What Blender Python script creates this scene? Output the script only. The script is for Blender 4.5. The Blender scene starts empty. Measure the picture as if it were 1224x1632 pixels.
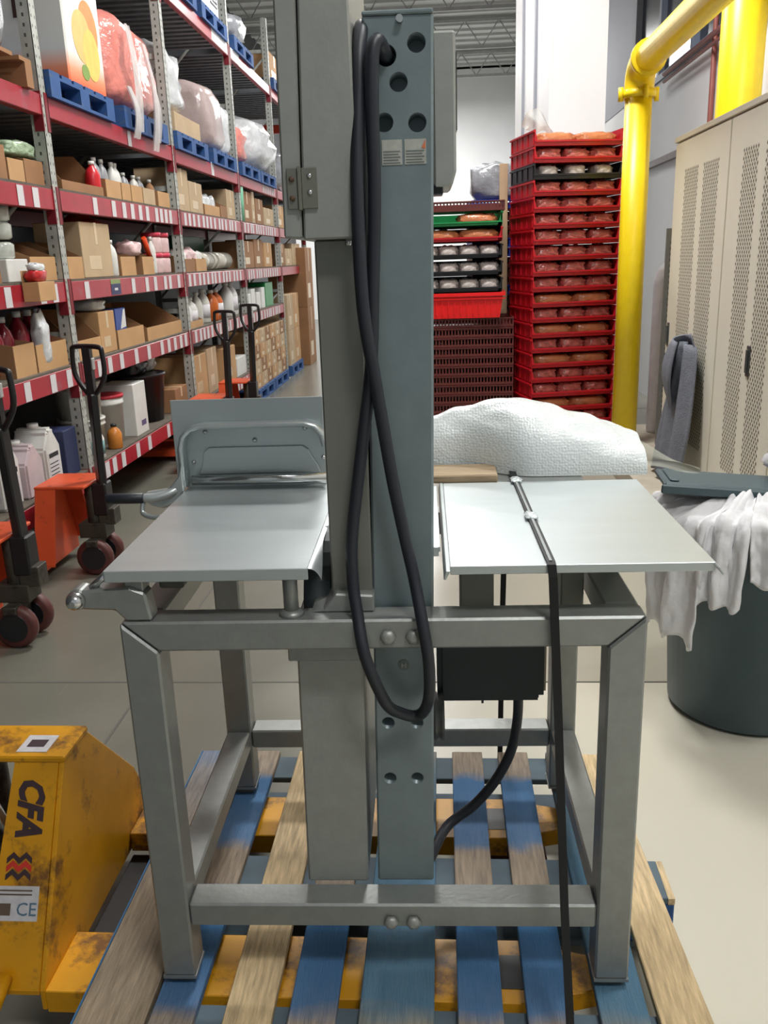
import bpy, bmesh, math, random
from mathutils import Vector, Matrix, noise
random.seed(7)
R = math.radians
SC = bpy.context.scene
COL = SC.collection

# ---------------------------------------------------------------- camera
cam_d = bpy.data.cameras.new('camera'); cam = bpy.data.objects.new('camera', cam_d); COL.objects.link(cam)
cam_d.sensor_fit = 'HORIZONTAL'; cam_d.sensor_width = 36.0; cam_d.lens = 36.0 * 1385.0 / 1224.0
cam_d.clip_start = 0.05; cam_d.clip_end = 100
# rows: world X, Y, Z expressed in camera axes (right, down, forward)
RW = ((0.99747447, -0.01393986, -0.06964451), (0.06291284, -0.28168472, 0.95744227), (-0.03296441, -0.95940575, -0.28009633))
M4 = Matrix(((RW[0][0], -RW[0][1], -RW[0][2], 0.0), (RW[1][0], -RW[1][1], -RW[1][2], 0.0), (RW[2][0], -RW[2][1], -RW[2][2], 1.6), (0, 0, 0, 1)))
cam.matrix_world = M4
SC.camera = cam

# ---------------------------------------------------------------- world and exposure
w = bpy.data.worlds.new('world'); SC.world = w; w.use_nodes = True
w.node_tree.nodes['Background'].inputs[0].default_value = (0.80, 0.86, 0.88, 1)
w.node_tree.nodes['Background'].inputs[1].default_value = 0.36
SC.view_settings.view_transform = 'Standard'; SC.view_settings.look = 'None'
SC.view_settings.gamma = 1.0; SC.view_settings.use_curve_mapping = False
SC.view_settings.exposure = 0.0

CEIL = 6.3
# x, y, power; most are unseen lamps added to brighten floor, lockers and far wall
LIGHTS = [(-0.6, 14.5, 130), (-0.6, 9.5, 110), (1.3, -1.0, 110), (0.2, 5.6, 240), (-0.6, 19.5, 240), (-1.5, 22.0, 300), (1.7, 1.9, 90), (4.2, 17.0, 200)]
LAMPTXT = ['over the aisle beside the third rack bay end', 'over the aisle beside the third rack bay', 'added behind the camera to light the saw front', 'added between saw and bread trays to light the lockers', 'added over the far aisle to brighten the back wall', 'added out of sight nearest the white back wall to brighten it', 'added above the grey waste bin to brighten the right floor', 'far right beyond the white enclosure']

# ---------------------------------------------------------------- materials
MATS = {}
def mat(name, col, rough=0.6, metal=0.0, var=0.08, scale=12.0, bump=0.0, spec=0.5, alpha=1.0, trans=0.0, emit=None, stretch=None, bscale=None):
    if name in MATS: return MATS[name]
    m = bpy.data.materials.new(name); m.use_nodes = True
    nt = m.node_tree; b = nt.nodes['Principled BSDF']
    b.inputs['Roughness'].default_value = rough; b.inputs['Metallic'].default_value = metal
    b.inputs['Specular IOR Level'].default_value = spec
    if alpha < 1: b.inputs['Alpha'].default_value = alpha
    if trans > 0: b.inputs['Transmission Weight'].default_value = trans
    tc = nt.nodes.new('ShaderNodeTexCoord'); mp = nt.nodes.new('ShaderNodeMapping')
    nt.links.new(tc.outputs['Object'], mp.inputs[0])
    if stretch: mp.inputs['Scale'].default_value = stretch
    n = nt.nodes.new('ShaderNodeTexNoise'); n.inputs['Scale'].default_value = scale; n.inputs['Detail'].default_value = 4
    nt.links.new(mp.outputs[0], n.inputs['Vector'])
    r = nt.nodes.new('ShaderNodeValToRGB')
    r.color_ramp.elements[0].position = 0.3; r.color_ramp.elements[1].position = 0.7
    r.color_ramp.elements[0].color = tuple(max(0, c * (1 - var)) for c in col[:3]) + (1,)
    r.color_ramp.elements[1].color = tuple(min(1, c * (1 + var)) for c in col[:3]) + (1,)
    nt.links.new(n.outputs['Fac'], r.inputs[0]); nt.links.new(r.outputs[0], b.inputs['Base Color'])
    if bump > 0:
        bp = nt.nodes.new('ShaderNodeBump'); bp.inputs['Strength'].default_value = bump; bp.inputs['Distance'].default_value = 0.01
        n2 = nt.nodes.new('ShaderNodeTexNoise'); n2.inputs['Scale'].default_value = bscale or scale * 3; n2.inputs['Detail'].default_value = 3
        nt.links.new(mp.outputs[0], n2.inputs['Vector']); nt.links.new(n2.outputs['Fac'], bp.inputs['Height'])
        nt.links.new(bp.outputs[0], b.inputs['Normal'])
    if emit:
        b.inputs['Emission Color'].default_value = tuple(col[:3]) + (1,); b.inputs['Emission Strength'].default_value = emit
    MATS[name] = m
    return m
def sr(r, g, b):
    f = lambda c: (c / 255 / 12.92) if c <= 10 else ((c / 255 + 0.055) / 1.055) ** 2.4
    return (f(r), f(g), f(b))
def worn(name, base, under, thr=0.55, scale=5.0, rough=0.5, soft=0.06, stretch=None, metal=0.0):
    """patches of another colour: chipped or dirty paint, and painted sheen on the rack beams"""
    m = mat(name, base, rough, metal, 0.1, 9)
    nt = m.node_tree; b = nt.nodes['Principled BSDF']
    src = b.inputs['Base Color'].links[0].from_socket
    tc = [n for n in nt.nodes if n.type == 'TEX_COORD'][0]
    mp = nt.nodes.new('ShaderNodeMapping'); nt.links.new(tc.outputs['Object'], mp.inputs[0])
    if stretch: mp.inputs['Scale'].default_value = stretch
    n = nt.nodes.new('ShaderNodeTexNoise'); n.inputs['Scale'].default_value = scale; n.inputs['Detail'].default_value = 8; n.inputs['Roughness'].default_value = 0.7
    nt.links.new(mp.outputs[0], n.inputs['Vector'])
    r = nt.nodes.new('ShaderNodeValToRGB'); r.color_ramp.elements[0].position = thr; r.color_ramp.elements[1].position = thr + soft
    nt.links.new(n.outputs['Fac'], r.inputs[0])
    mx = nt.nodes.new('ShaderNodeMix'); mx.data_type = 'RGBA'
    nt.links.new(r.outputs[0], mx.inputs['Factor']); nt.links.new(src, mx.inputs['A']); mx.inputs['B'].default_value = tuple(under) + (1,)
    nt.links.new(mx.outputs['Result'], b.inputs['Base Color'])
    return m
def board_mat(name, wood, blue, bands):
    """pallet board: wood grain along Y with rolled-on blue paint that covers bands of the board; bands = [(y, paint)]"""
    m = mat(name, wood, 0.8, 0, 0.28, 14, 0.3, stretch=(9, 0.9, 9))
    nt = m.node_tree; b = nt.nodes['Principled BSDF']
    src = b.inputs['Base Color'].links[0].from_socket
    tc = [n for n in nt.nodes if n.type == 'TEX_COORD'][0]
    sp = nt.nodes.new('ShaderNodeSeparateXYZ'); nt.links.new(tc.outputs['Object'], sp.inputs[0])
    n = nt.nodes.new('ShaderNodeTexNoise'); n.inputs['Scale'].default_value = 14; nt.links.new(tc.outputs['Object'], n.inputs['Vector'])
    mm = nt.nodes.new('ShaderNodeMath'); mm.operation = 'MULTIPLY_ADD'; mm.inputs[1].default_value = 0.07
    nt.links.new(n.outputs['Fac'], mm.inputs[0]); nt.links.new(sp.outputs['Y'], mm.inputs[2])
    ad = nt.nodes.new('ShaderNodeMath'); ad.operation = 'ADD'; ad.inputs[1].default_value = 0.5 - 0.035; nt.links.new(mm.outputs[0], ad.inputs[0])
    r = nt.nodes.new('ShaderNodeValToRGB'); cr = r.color_ramp
    cr.elements[0].position = 0; cr.elements[0].color = (bands[0][1],) * 3 + (1,)
    cr.elements[1].position = 1; cr.elements[1].color = (bands[-1][1],) * 3 + (1,)
    for y, p in bands[1:-1]:
        e = cr.elements.new(y + 0.5); e.color = (p, p, p, 1)
    nt.links.new(ad.outputs[0], r.inputs[0])
    mx = nt.nodes.new('ShaderNodeMix'); mx.data_type = 'RGBA'
    nt.links.new(r.outputs[0], mx.inputs['Factor']); nt.links.new(src, mx.inputs['A']); mx.inputs['B'].default_value = tuple(blue) + (1,)
    nt.links.new(mx.outputs['Result'], b.inputs['Base Color'])
    return m

FR = mat('cast_grey_metal', sr(150, 153, 150), 0.42, 0.55, 0.06, 30, 0.05)
FR2 = mat('painted_grey_green', sr(124, 137, 140), 0.38, 0.3, 0.06, 20, 0.05)
FR3 = mat('guard_grey_metal', sr(160, 162, 157), 0.45, 0.45, 0.05, 30, 0.04)
STEEL = mat('brushed_table_steel', sr(192, 200, 201), 0.34, 0.6, 0.03, 3, 0.03, stretch=(1.5, 6, 1.5))
CHROME = mat('polished_steel', sr(210, 212, 212), 0.2, 0.95, 0.04)
BLACK = mat('black_rubber', sr(34, 38, 46), 0.45, 0, 0.1)
BLACKP = mat('black_paint', sr(26, 25, 27), 0.4, 0, 0.15)
DARK = mat('dark_void', sr(18, 18, 20), 0.9, 0, 0.1)
STRAP = mat('black_webbing', sr(18, 18, 20), 0.65, 0, 0.1)
WOODT = mat('weathered_wood', sr(150, 138, 120), 0.85, 0, 0.25, 12, 0.3, stretch=(1, 9, 9))
RACKRED = worn('rack_beam_red', sr(158, 30, 46), sr(150, 66, 78), 0.60, 3.0, 0.34)  # pink patches put the ceiling light's sheen into the beam colour
UPR = mat('rack_upright_grey', sr(172, 174, 168), 0.5, 0.2, 0.15, 14)
LABELW = mat('price_label_white', sr(205, 202, 205), 0.6, 0, 0.08, 60)
DECK = mat('shelf_deck_dark', sr(92, 84, 74), 0.85, 0, 0.2)
CORR = mat('corrugated_deck_grey', sr(120, 124, 128), 0.5, 0.4, 0.15)
CARD = mat('cardboard_tan', sr(186, 146, 102), 0.8, 0, 0.08, 4)
CARD2 = mat('cardboard_pale', sr(182, 158, 126), 0.8, 0, 0.08, 4)
CARD3 = mat('cardboard_brown', sr(146, 106, 72), 0.8, 0, 0.1, 4)
TAPE = mat('packing_tape', sr(200, 176, 140), 0.3, 0, 0.05)
WHITE = mat('white_plastic', sr(214, 214, 210), 0.4, 0, 0.05)
MILKY = mat('milky_plastic', sr(196, 194, 186), 0.35, 0, 0.08)
CLEAR = mat('clear_film_white', sr(205, 208, 210), 0.15, 0, 0.2, 9, 0.6, bscale=30)
GREYBAG = mat('grey_film', sr(140, 143, 148), 0.2, 0, 0.3, 7, 0.8, bscale=22)
PINK = mat('salmon_film', sr(216, 134, 124), 0.18, 0, 0.25, 10, 1.0, bscale=18)
BLUEP = worn('pallet_blue', sr(36, 78, 134), sr(84, 90, 98), 0.57, 6, 0.7, 0.12)
REDP = mat('red_plastic', sr(182, 20, 34), 0.32, 0, 0.08)
REDL = mat('red_tote_plastic', sr(226, 28, 30), 0.3, 0, 0.06)
BLKP = mat('black_plastic', sr(30, 30, 34), 0.3, 0, 0.1)
BRNP = mat('brown_plastic', sr(92, 36, 32), 0.45, 0, 0.12)
GRNP = mat('green_plastic', sr(20, 128, 66), 0.4, 0, 0.1)
BLUPL = mat('blue_plastic', sr(34, 62, 160), 0.4, 0, 0.1)
BUN = mat('bun_pack', sr(196, 104, 96), 0.12, 0, 0.5, 22, 0.8, bscale=30)
LOAF = mat('loaf_pack', sr(198, 124, 84), 0.16, 0, 0.25, 12, 0.6, bscale=40)
BREADW = mat('white_bread_pack', sr(196, 186, 182), 0.14, 0, 0.4, 16, 0.8, bscale=40)
YEL = mat('yellow_pipe_paint', sr(236, 206, 22), 0.38, 0, 0.04)
YELJ = worn('yellow_jack_paint', sr(216, 152, 14), sr(120, 80, 32), 0.53, 6.0, 0.42, 0.10)
ORJ = worn('orange_jack_paint', sr(208, 82, 44), sr(110, 58, 42), 0.62, 8.0, 0.4)
GREASE = worn('greasy_iron', sr(70, 66, 58), sr(34, 30, 28), 0.5, 8, 0.5, 0.1, metal=0.3)
WHEEL = mat('red_poly_tyre', sr(88, 46, 42), 0.5, 0, 0.2)
LOCK = mat('cream_locker_paint', sr(232, 229, 214), 0.42, 0.0, 0.02, 3)
CAN = mat('grey_bin_plastic', sr(66, 84, 90), 0.45, 0, 0.06)
CLOTH = mat('white_cloth', sr(226, 226, 228), 0.85, 0, 0.04, 10, 0.3, bscale=50)
TOWEL = mat('grey_towel', sr(116, 120, 130), 0.95, 0, 0.1, 30, 0.5, bscale=120)
WALLW = mat('white_wall_paint', sr(240, 241, 242), 0.6, 0, 0.02, 2)
WALLG = mat('grey_wall_paint', sr(152, 155, 165), 0.6, 0, 0.03, 2)
CEILM = mat('ceiling_deck_paint', sr(196, 198, 196), 0.6, 0, 0.04, 2)
DARKB = mat('dark_blue_glass', sr(30, 38, 54), 0.2, 0, 0.2)
REDPIPE = mat('red_brown_pipe', sr(150, 84, 76), 0.5, 0, 0.1)

# ---------------------------------------------------------------- mesh building
class MB:
    def __init__(s, M=None): s.v = []; s.f = []; s.sm = []; s.M = M or Matrix.Identity(4)
    def add(s, vs, fs, smooth=False, M=None):
        o = len(s.v); T = s.M @ M if M else s.M
        s.v += [tuple(T @ Vector(v)) for v in vs]
        s.f += [tuple(o + i for i in f) for f in fs]; s.sm += [smooth] * len(fs); return s
    def box(s, x0, x1, y0, y1, z0, z1, M=None):
        vs = [(x, y, z) for z in (z0, z1) for y in (y0, y1) for x in (x0, x1)]
        return s.add(vs, [(0, 2, 3, 1), (4, 5, 7, 6), (0, 1, 5, 4), (2, 6, 7, 3), (0, 4, 6, 2), (1, 3, 7, 5)], M=M)
    def prism(s, poly, a, lo, hi, M=None, smooth=False):
        """poly in the plane normal to axis a (0,1,2) extruded lo..hi"""
        n = len(poly)
        def P(p, h): return {0: (h, p[0], p[1]), 1: (p[0], h, p[1]), 2: (p[0], p[1], h)}[a]
        vs = [P(p, lo) for p in poly] + [P(p, hi) for p in poly]
        fs = [(i, (i + 1) % n, n + (i + 1) % n, n + i) for i in range(n)]
        s.add(vs, fs, smooth, M); o = len(s.v) - 2 * n
        s.f += [tuple(o + i for i in reversed(range(n))), tuple(o + n + i for i in range(n))]; s.sm += [False, False]
        return s
    def cyl(s, p0, p1, r0, r1=None, n=16, caps=True):
        r1 = r0 if r1 is None else r1
        p0, p1 = Vector(p0), Vector(p1); d = (p1 - p0).normalized()
        u = d.orthogonal().normalized(); v = d.cross(u)
        vs = [p0 + (u * math.cos(2 * math.pi * i / n) + v * math.sin(2 * math.pi * i / n)) * r0 for i in range(n)]
        vs += [p1 + (u * math.cos(2 * math.pi * i / n) + v * math.sin(2 * math.pi * i / n)) * r1 for i in range(n)]
        s.add(vs, [(i, (i + 1) % n, n + (i + 1) % n, n + i) for i in range(n)], True); o = len(s.v) - 2 * n
        if caps:
            s.f += [tuple(o + i for i in reversed(range(n))), tuple(o + n + i for i in range(n))]; s.sm += [False, False]
        return s
    def tube(s, pts, r, n=10, smooth=True, sub=6):
        P = [Vector(p) for p in pts]
        if sub > 1 and len(P) > 2:
            Q = []
            for i in range(len(P) - 1):
                a = P[max(i - 1, 0)]; b = P[i]; c = P[i + 1]; d = P[min(i + 2, len(P) - 1)]
                for k in range(sub):
                    t = k / sub
                    Q.append(0.5 * ((2 * b) + (c - a) * t + (2 * a - 5 * b + 4 * c - d) * t * t + (3 * b - a - 3 * c + d) * t ** 3))
            P = Q + [P[-1]]
        u = None; vs = []
        for i, p in enumerate(P):
            d = (P[min(i + 1, len(P) - 1)] - P[max(i - 1, 0)]).normalized()
            if u is None: u = d.orthogonal().normalized()
            u = (u - d * u.dot(d)).normalized(); w_ = d.cross(u)
            vs += [p + (u * math.cos(2 * math.pi * k / n) + w_ * math.sin(2 * math.pi * k / n)) * r for k in range(n)]
        fs = [(i * n + k, i * n + (k + 1) % n, (i + 1) * n + (k + 1) % n, (i + 1) * n + k) for i in range(len(P) - 1) for k in range(n)]
        s.add(vs, fs, True); o = len(s.v) - len(vs)
        s.f += [tuple(o + k for k in reversed(range(n))), tuple(o + (len(P) - 1) * n + k for k in range(n))]; s.sm += [False, False]
        return s
    def ribbon(s, pts, wv, t=0.004):
        """flat strap through pts, width vector wv"""
        P = [Vector(p) for p in pts]; wv = Vector(wv) / 2; vs = []
        for i, p in enumerate(P):
            d = (P[min(i + 1, len(P) - 1)] - P[max(i - 1, 0)]).normalized(); nn = d.cross(wv).normalized() * t / 2
            vs += [p - wv - nn, p + wv - nn, p + wv + nn, p - wv + nn]
        fs = [(i * 4 + k, i * 4 + (k + 1) % 4, (i + 1) * 4 + (k + 1) % 4, (i + 1) * 4 + k) for i in range(len(P) - 1) for k in range(4)]
        fs += [(3, 2, 1, 0), tuple((len(P) - 1) * 4 + k for k in range(4))]
        return s.add(vs, fs)
    def lathe(s, prof, c=(0, 0, 0), n=20, M=None):
        vs = [(c[0] + r * math.cos(2 * math.pi * i / n), c[1] + r * math.sin(2 * math.pi * i / n), c[2] + z) for r, z in prof for i in range(n)]
        m = len(prof)
        fs = [(j * n + i, j * n + (i + 1) % n, (j + 1) * n + (i + 1) % n, (j + 1) * n + i) for j in range(m - 1) for i in range(n)]
        s.add(vs, fs, True, M); o = len(s.v) - len(vs)
        s.f += [tuple(o + i for i in reversed(range(n))), tuple(o + (m - 1) * n + i for i in range(n))]; s.sm += [False, False]
        return s
    def grid(s, fn, nu, nv, closed=False):
        vs = [fn(i / nu, j / nv) for j in range(nv + 1) for i in range(nu + (0 if closed else 1))]
        k = nu if closed else nu + 1
        fs = [(j * k + i, j * k + (i + 1) % k, (j + 1) * k + (i + 1) % k, (j + 1) * k + i) for j in range(nv) for i in range(nu)]
        return s.add(vs, fs, True)
    def blob(s, c, size, amp=0.12, seed=0, n=18, m=12, power=0.45, freq=3.0):
        """rounded box lump (superellipsoid) with crumpled surface"""
        def pw(a): return math.copysign(abs(a) ** power, a)
        def fn(u, v):
            t = 2 * math.pi * u; p = math.pi * (v - 0.5)
            x = pw(math.cos(p)) * pw(math.cos(t)); y = pw(math.cos(p)) * pw(math.sin(t)); z = pw(math.sin(p))
            q = Vector((x, y, z)); k = 1 + amp * noise.noise(q * freq + Vector((seed * 3.1, seed, 0)))
            zz = z * (1 + amp * 2.0 * max(0, z) * noise.noise(q * freq * .7 + Vector((0, seed * 5.7, 2)))) if z > 0 else z
            return (c[0] + size[0] / 2 * x * k, c[1] + size[1] / 2 * y * k, c[2] + size[2] / 2 * (1 + zz))
        return s.grid(fn, n, m, True)
    def build(s, name, m, parent=None, bevel=0.0, solid=0.0, segs=1):
        me = bpy.data.meshes.new(name); me.from_pydata(s.v, [], s.f)
        me.polygons.foreach_set('use_smooth', s.sm)
        if bevel > 0 or solid > 0 or len(s.f) > 8:
            bm = bmesh.new(); bm.from_mesh(me)
            if bevel > 0:
                es = [e for e in bm.edges if len(e.link_faces) == 2 and e.calc_face_angle(0) > 0.6]
                bmesh.ops.bevel(bm, geom=es, offset=bevel, segments=segs, affect='EDGES', clamp_overlap=True)
            if solid > 0: bmesh.ops.solidify(bm, geom=bm.faces[:], thickness=solid)
            bmesh.ops.recalc_face_normals(bm, faces=bm.faces[:])
            bm.to_mesh(me); bm.free()
        me.materials.append(m)
        o = bpy.data.objects.new(name, me); COL.objects.link(o)
        if parent: o.parent = parent
        return o
def tag(o, label, cat, group=None):
    o['label'] = label; o['category'] = cat
    if group: o['group'] = group
    return o
def thing(name, label, cat, loc=(0, 0, 0), rz=0, group=None):
    o = bpy.data.objects.new(name, None); COL.objects.link(o); o.empty_display_size = 0.05
    o.location = loc; o.rotation_euler = (0, 0, rz)
    return tag(o, label, cat, group)
def struct(o): o['kind'] = 'structure'; return o
def stuff(o): o['kind'] = 'stuff'; return o
def dup(o, parent=None, loc=None, rz=None, label=None, group=None, name=None):
    c = o.copy(); COL.objects.link(c)
    if parent: c.parent = parent
    if loc is not None: c.location = loc
    if rz is not None: c.rotation_euler = (0, 0, rz)
    if label: c['label'] = label
    if group: c['group'] = group
    for ch in list(o.children): dup(ch, c)
    return c
def lbl(o, text): o['label'] = text; return o
def arc(cx, cy, r, a0, a1, n=8):
    return [(cx + r * math.cos(R(a0 + (a1 - a0) * i / n)), cy + r * math.sin(R(a0 + (a1 - a0) * i / n))) for i in range(n + 1)]
def cut(o, cutters):
    """subtract cutter shapes, keep only the resulting mesh"""
    c = cutters.build('cutter', DARK); c.parent = o.parent; md = o.modifiers.new('b', 'BOOLEAN'); md.object = c; md.solver = 'EXACT'
    bpy.context.view_layer.update()
    me = bpy.data.meshes.new_from_object(o.evaluated_get(bpy.context.evaluated_depsgraph_get()))
    o.modifiers.clear(); o.data = me; bpy.data.objects.remove(c); return o
def text(body, size, m, name, parent, M, ext=0.0006, bold=0.0):
    cu = bpy.data.curves.new(name, 'FONT'); cu.body = body; cu.size = size; cu.extrude = ext; cu.resolution_u = 2; cu.offset = bold
    o = bpy.data.objects.new(name, cu); COL.objects.link(o)
    bpy.context.view_layer.update()
    me = bpy.data.meshes.new_from_object(o); bpy.data.objects.remove(o)
    me.transform(M); me.materials.clear(); me.materials.append(m)
    o = bpy.data.objects.new(name, me); COL.objects.link(o)
    if parent: o.parent = parent
    return o
ORD = ['first', 'second', 'third', 'fourth', 'fifth', 'sixth', 'seventh', 'eighth', 'ninth', 'tenth', 'eleventh', 'twelfth', 'thirteenth', 'fourteenth', 'fifteenth', 'sixteenth', 'seventeenth', 'eighteenth', 'nineteenth', 'twentieth', 'twenty-first', 'twenty-second']

# ================================================================ the setting
def floor_mat():
    m = mat('polished_concrete', sr(108, 107, 97), 0.26, 0, 0.14, 1.3, 0.03)
    nt = m.node_tree; b = nt.nodes['Principled BSDF']; src = b.inputs['Base Color'].links[0].from_socket
    tc = [n for n in nt.nodes if n.type == 'TEX_COORD'][0]
    mp = nt.nodes.new('ShaderNodeMapping'); mp.inputs['Rotation'].default_value = (0, 0, 0.5); mp.inputs['Scale'].default_value = (14, 0.6, 1)
    nt.links.new(tc.outputs['Object'], mp.inputs[0])
    n = nt.nodes.new('ShaderNodeTexNoise'); n.inputs['Scale'].default_value = 2.4; n.inputs['Detail'].default_value = 5; nt.links.new(mp.outputs[0], n.inputs['Vector'])
    r = nt.nodes.new('ShaderNodeValToRGB'); r.color_ramp.elements[0].position = 0.68; r.color_ramp.elements[1].position = 0.74
    r.color_ramp.elements[1].color = (0.25, 0.25, 0.25, 1)
    nt.links.new(n.outputs['Fac'], r.inputs[0])
    mx = nt.nodes.new('ShaderNodeMix'); mx.data_type = 'RGBA'; nt.links.new(r.outputs[0], mx.inputs['Factor'])
    nt.links.new(src, mx.inputs['A']); mx.inputs['B'].default_value = sr(160, 158, 148) + (1,)
    # the slab at the right is coated paler, with its brighter light put into the colour too: soft edge along X, crisp joint along Y
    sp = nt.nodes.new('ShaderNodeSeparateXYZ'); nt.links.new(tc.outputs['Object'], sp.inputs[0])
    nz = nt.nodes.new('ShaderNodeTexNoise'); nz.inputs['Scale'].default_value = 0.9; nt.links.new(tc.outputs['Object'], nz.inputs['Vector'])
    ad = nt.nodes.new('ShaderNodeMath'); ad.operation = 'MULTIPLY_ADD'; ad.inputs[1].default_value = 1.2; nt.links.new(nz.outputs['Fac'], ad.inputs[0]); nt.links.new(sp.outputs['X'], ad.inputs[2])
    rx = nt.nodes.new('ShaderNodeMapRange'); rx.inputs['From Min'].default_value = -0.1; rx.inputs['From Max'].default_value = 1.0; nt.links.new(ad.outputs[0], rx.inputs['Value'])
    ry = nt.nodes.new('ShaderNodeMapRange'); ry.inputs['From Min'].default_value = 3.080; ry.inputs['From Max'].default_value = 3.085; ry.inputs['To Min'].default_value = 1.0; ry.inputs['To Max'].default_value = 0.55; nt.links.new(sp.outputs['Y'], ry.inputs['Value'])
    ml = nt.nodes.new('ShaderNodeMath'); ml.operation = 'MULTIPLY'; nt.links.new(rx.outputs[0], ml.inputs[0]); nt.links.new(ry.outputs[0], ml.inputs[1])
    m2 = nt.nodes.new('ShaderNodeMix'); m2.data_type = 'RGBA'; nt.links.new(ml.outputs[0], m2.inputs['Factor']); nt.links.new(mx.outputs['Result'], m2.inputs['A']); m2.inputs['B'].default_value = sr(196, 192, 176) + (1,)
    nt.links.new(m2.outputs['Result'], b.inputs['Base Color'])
    return m
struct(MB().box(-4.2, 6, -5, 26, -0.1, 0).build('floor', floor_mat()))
g = MB().box(-4.2, 2.2, 3.08, 3.09, -0.001, 0.0012).box(-4.2, 2.2, 9.2, 9.212, -0.001, 0.0012).box(-1.205, -1.195, -3, 26, -0.001, 0.0012)
struct(g.build('trim_1', mat('floor_joint_dark', sr(88, 86, 80), 0.8)))
struct(MB().box(-4.2, 6, 25, 25.2, 0, CEIL).build('wall_back', WALLW))
struct(MB().box(-4.2, -4.0, -5, 26, 0, CEIL).build('wall_left', mat('left_wall_grey', sr(58, 58, 60), 0.7)))
# right wall: white below, a dark glazed band with a grey panel above
wr = struct(MB().box(2.3, 2.5, -2, 25, 0, 3.30).box(2.3, 2.5, -2, 25, 4.9, CEIL).build('wall_right', WALLW))
wn = struct(MB().box(2.36, 2.40, -2, 11.4, 3.30, 4.9).build('window_1', DARKB))
pp = MB()
for y in (5.5, 7.2, 8.9, 10.2): pp.box(2.30, 2.36, y, y + 0.09, 3.30, 4.9)
pp.box(2.28, 2.36, -2, 11.4, 3.27, 3.33)
lbl(pp.build('window_frame', mat('frame_grey_blue', sr(120, 130, 150), 0.5), wn), 'pale blue-grey mullions')
struct(MB().box(2.29, 2.40, 11.4, 25, 3.30, 4.9).build('trim_2', WALLG))
struct(MB().box(2.25, 2.30, 3.0, 12.0, 2.44, 2.50).build('trim_3', mat('wall_rail_grey', sr(150, 140, 140), 0.5)))
struct(MB().box(1.25, 2.3, 3.2, 7.6, 0, 0.14).build('trim_4', mat('concrete_kerb', sr(176, 168, 152), 0.7, 0, 0.1)))
# ceiling
cb = MB().box(-4.2, 6, -5, 26, CEIL, CEIL + 0.1)
for i in range(60): cb.box(-4.2, 6, -4 + i * 0.5, -3.86 + i * 0.5, CEIL - 0.05, CEIL)
struct(cb.build('ceiling', CEILM))
# white enclosure (cooler) behind the bread trays
enc = MB().box(0.98, 1.47, 8.5, 12.3, 0, 5.4)
enc.box(0.97, 1.0, 8.49, 8.52, 0, 5.4)
struct(enc.build('wall_cooler', WALLW))
struct(MB().box(0.955, 0.98, 9.6, 9.72, 0.3, 5.4).box(0.955, 0.98, 11.0, 11.1, 0.3, 5.4).build('trim_5', WALLG))

# ceiling joists and lights
jm = mat('joist_grey_paint', sr(172, 174, 174), 0.5)
def joist():
    t = thing('roof_joist', '', 'joist')
    MB().box(-4, 2.25, -0.03, 0.03, -0.06, 0).build('top_chord', jm, t)
    MB().box(-4, 2.25, -0.03, 0.03, -0.56, -0.50).build('bottom_chord', jm, t)
    b = MB(); x = -4; k = 0
    while x < 2:
        z0, z1 = (-0.53, -0.03) if k % 2 == 0 else (-0.03, -0.53)
        b.cyl((x, 0, z0), (x + 0.35, 0, z1), 0.012, n=5); x += 0.35; k += 1
    stuff(b.build('web_bar', jm, t))
    return t
j0 = None
for i, y in enumerate((5.0, 8.0, 11, 14, 17, 20, 23)):
    L_ = 'grey open-web steel roof joist spanning the hall, ' + ORD[6 - i] + ' in front of the white back wall'
    if j0 is None: j0 = joist(); j0.location = (0, y, CEIL - 0.05); j0['label'] = L_; j0['group'] = 'roof joists'
    else: dup(j0, loc=(0, y, CEIL - 0.05), label=L_)
GLOW = mat('lamp_diffuser_glow', (1.0, 0.98, 0.94), 0.5, 0, 0.0, emit=9)
for i, (x, y, pw_) in enumerate(LIGHTS):
    t = thing('bay_and_fill_light', ORD[i] + ' white box high-bay lamp hanging under the ceiling deck', 'lamp', (x, y, CEIL - 0.75), 0, 'high bay lamps')
    t['label'] = 'glowing white rectangular high-bay lamp ' + LAMPTXT[i]
    MB().box(-0.6, 0.6, -0.3, 0.3, 0, 0.12).build('housing', WHITE, t, 0.01)
    MB().box(-0.57, 0.57, -0.27, 0.27, -0.015, 0).build('diffuser', GLOW, t)
    hb = MB()
    for a in (-0.5, 0.5): hb.cyl((a, 0, 0.12), (a, 0, 0.72), 0.006, n=5)
    hb.build('hanger', jm, t)
    ld = bpy.data.lights.new('lamp_light', 'AREA'); ld.shape = 'RECTANGLE'; ld.size = 1.2; ld.size_y = 0.6; ld.energy = pw_; ld.color = (1.0, 0.99, 0.97)
    lo = bpy.data.objects.new('lamp_light', ld); COL.objects.link(lo); lo.parent = t; lo.location = (0, 0, -0.03)

# ================================================================ the meat saw
saw = thing('band_saw', 'tall grey metal butcher band saw on a square-tube frame standing on the blue pallet', 'band saw', (-0.12, 1.41, 0.19), R(1.1))
Z0 = Matrix.Translation((0, 0, -0.19))
def B(): return MB(Z0)
X0, X1, YF, YR = -0.464, 0.470, 0.0, 0.655    # outer frame
TW = 0.066
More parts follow.
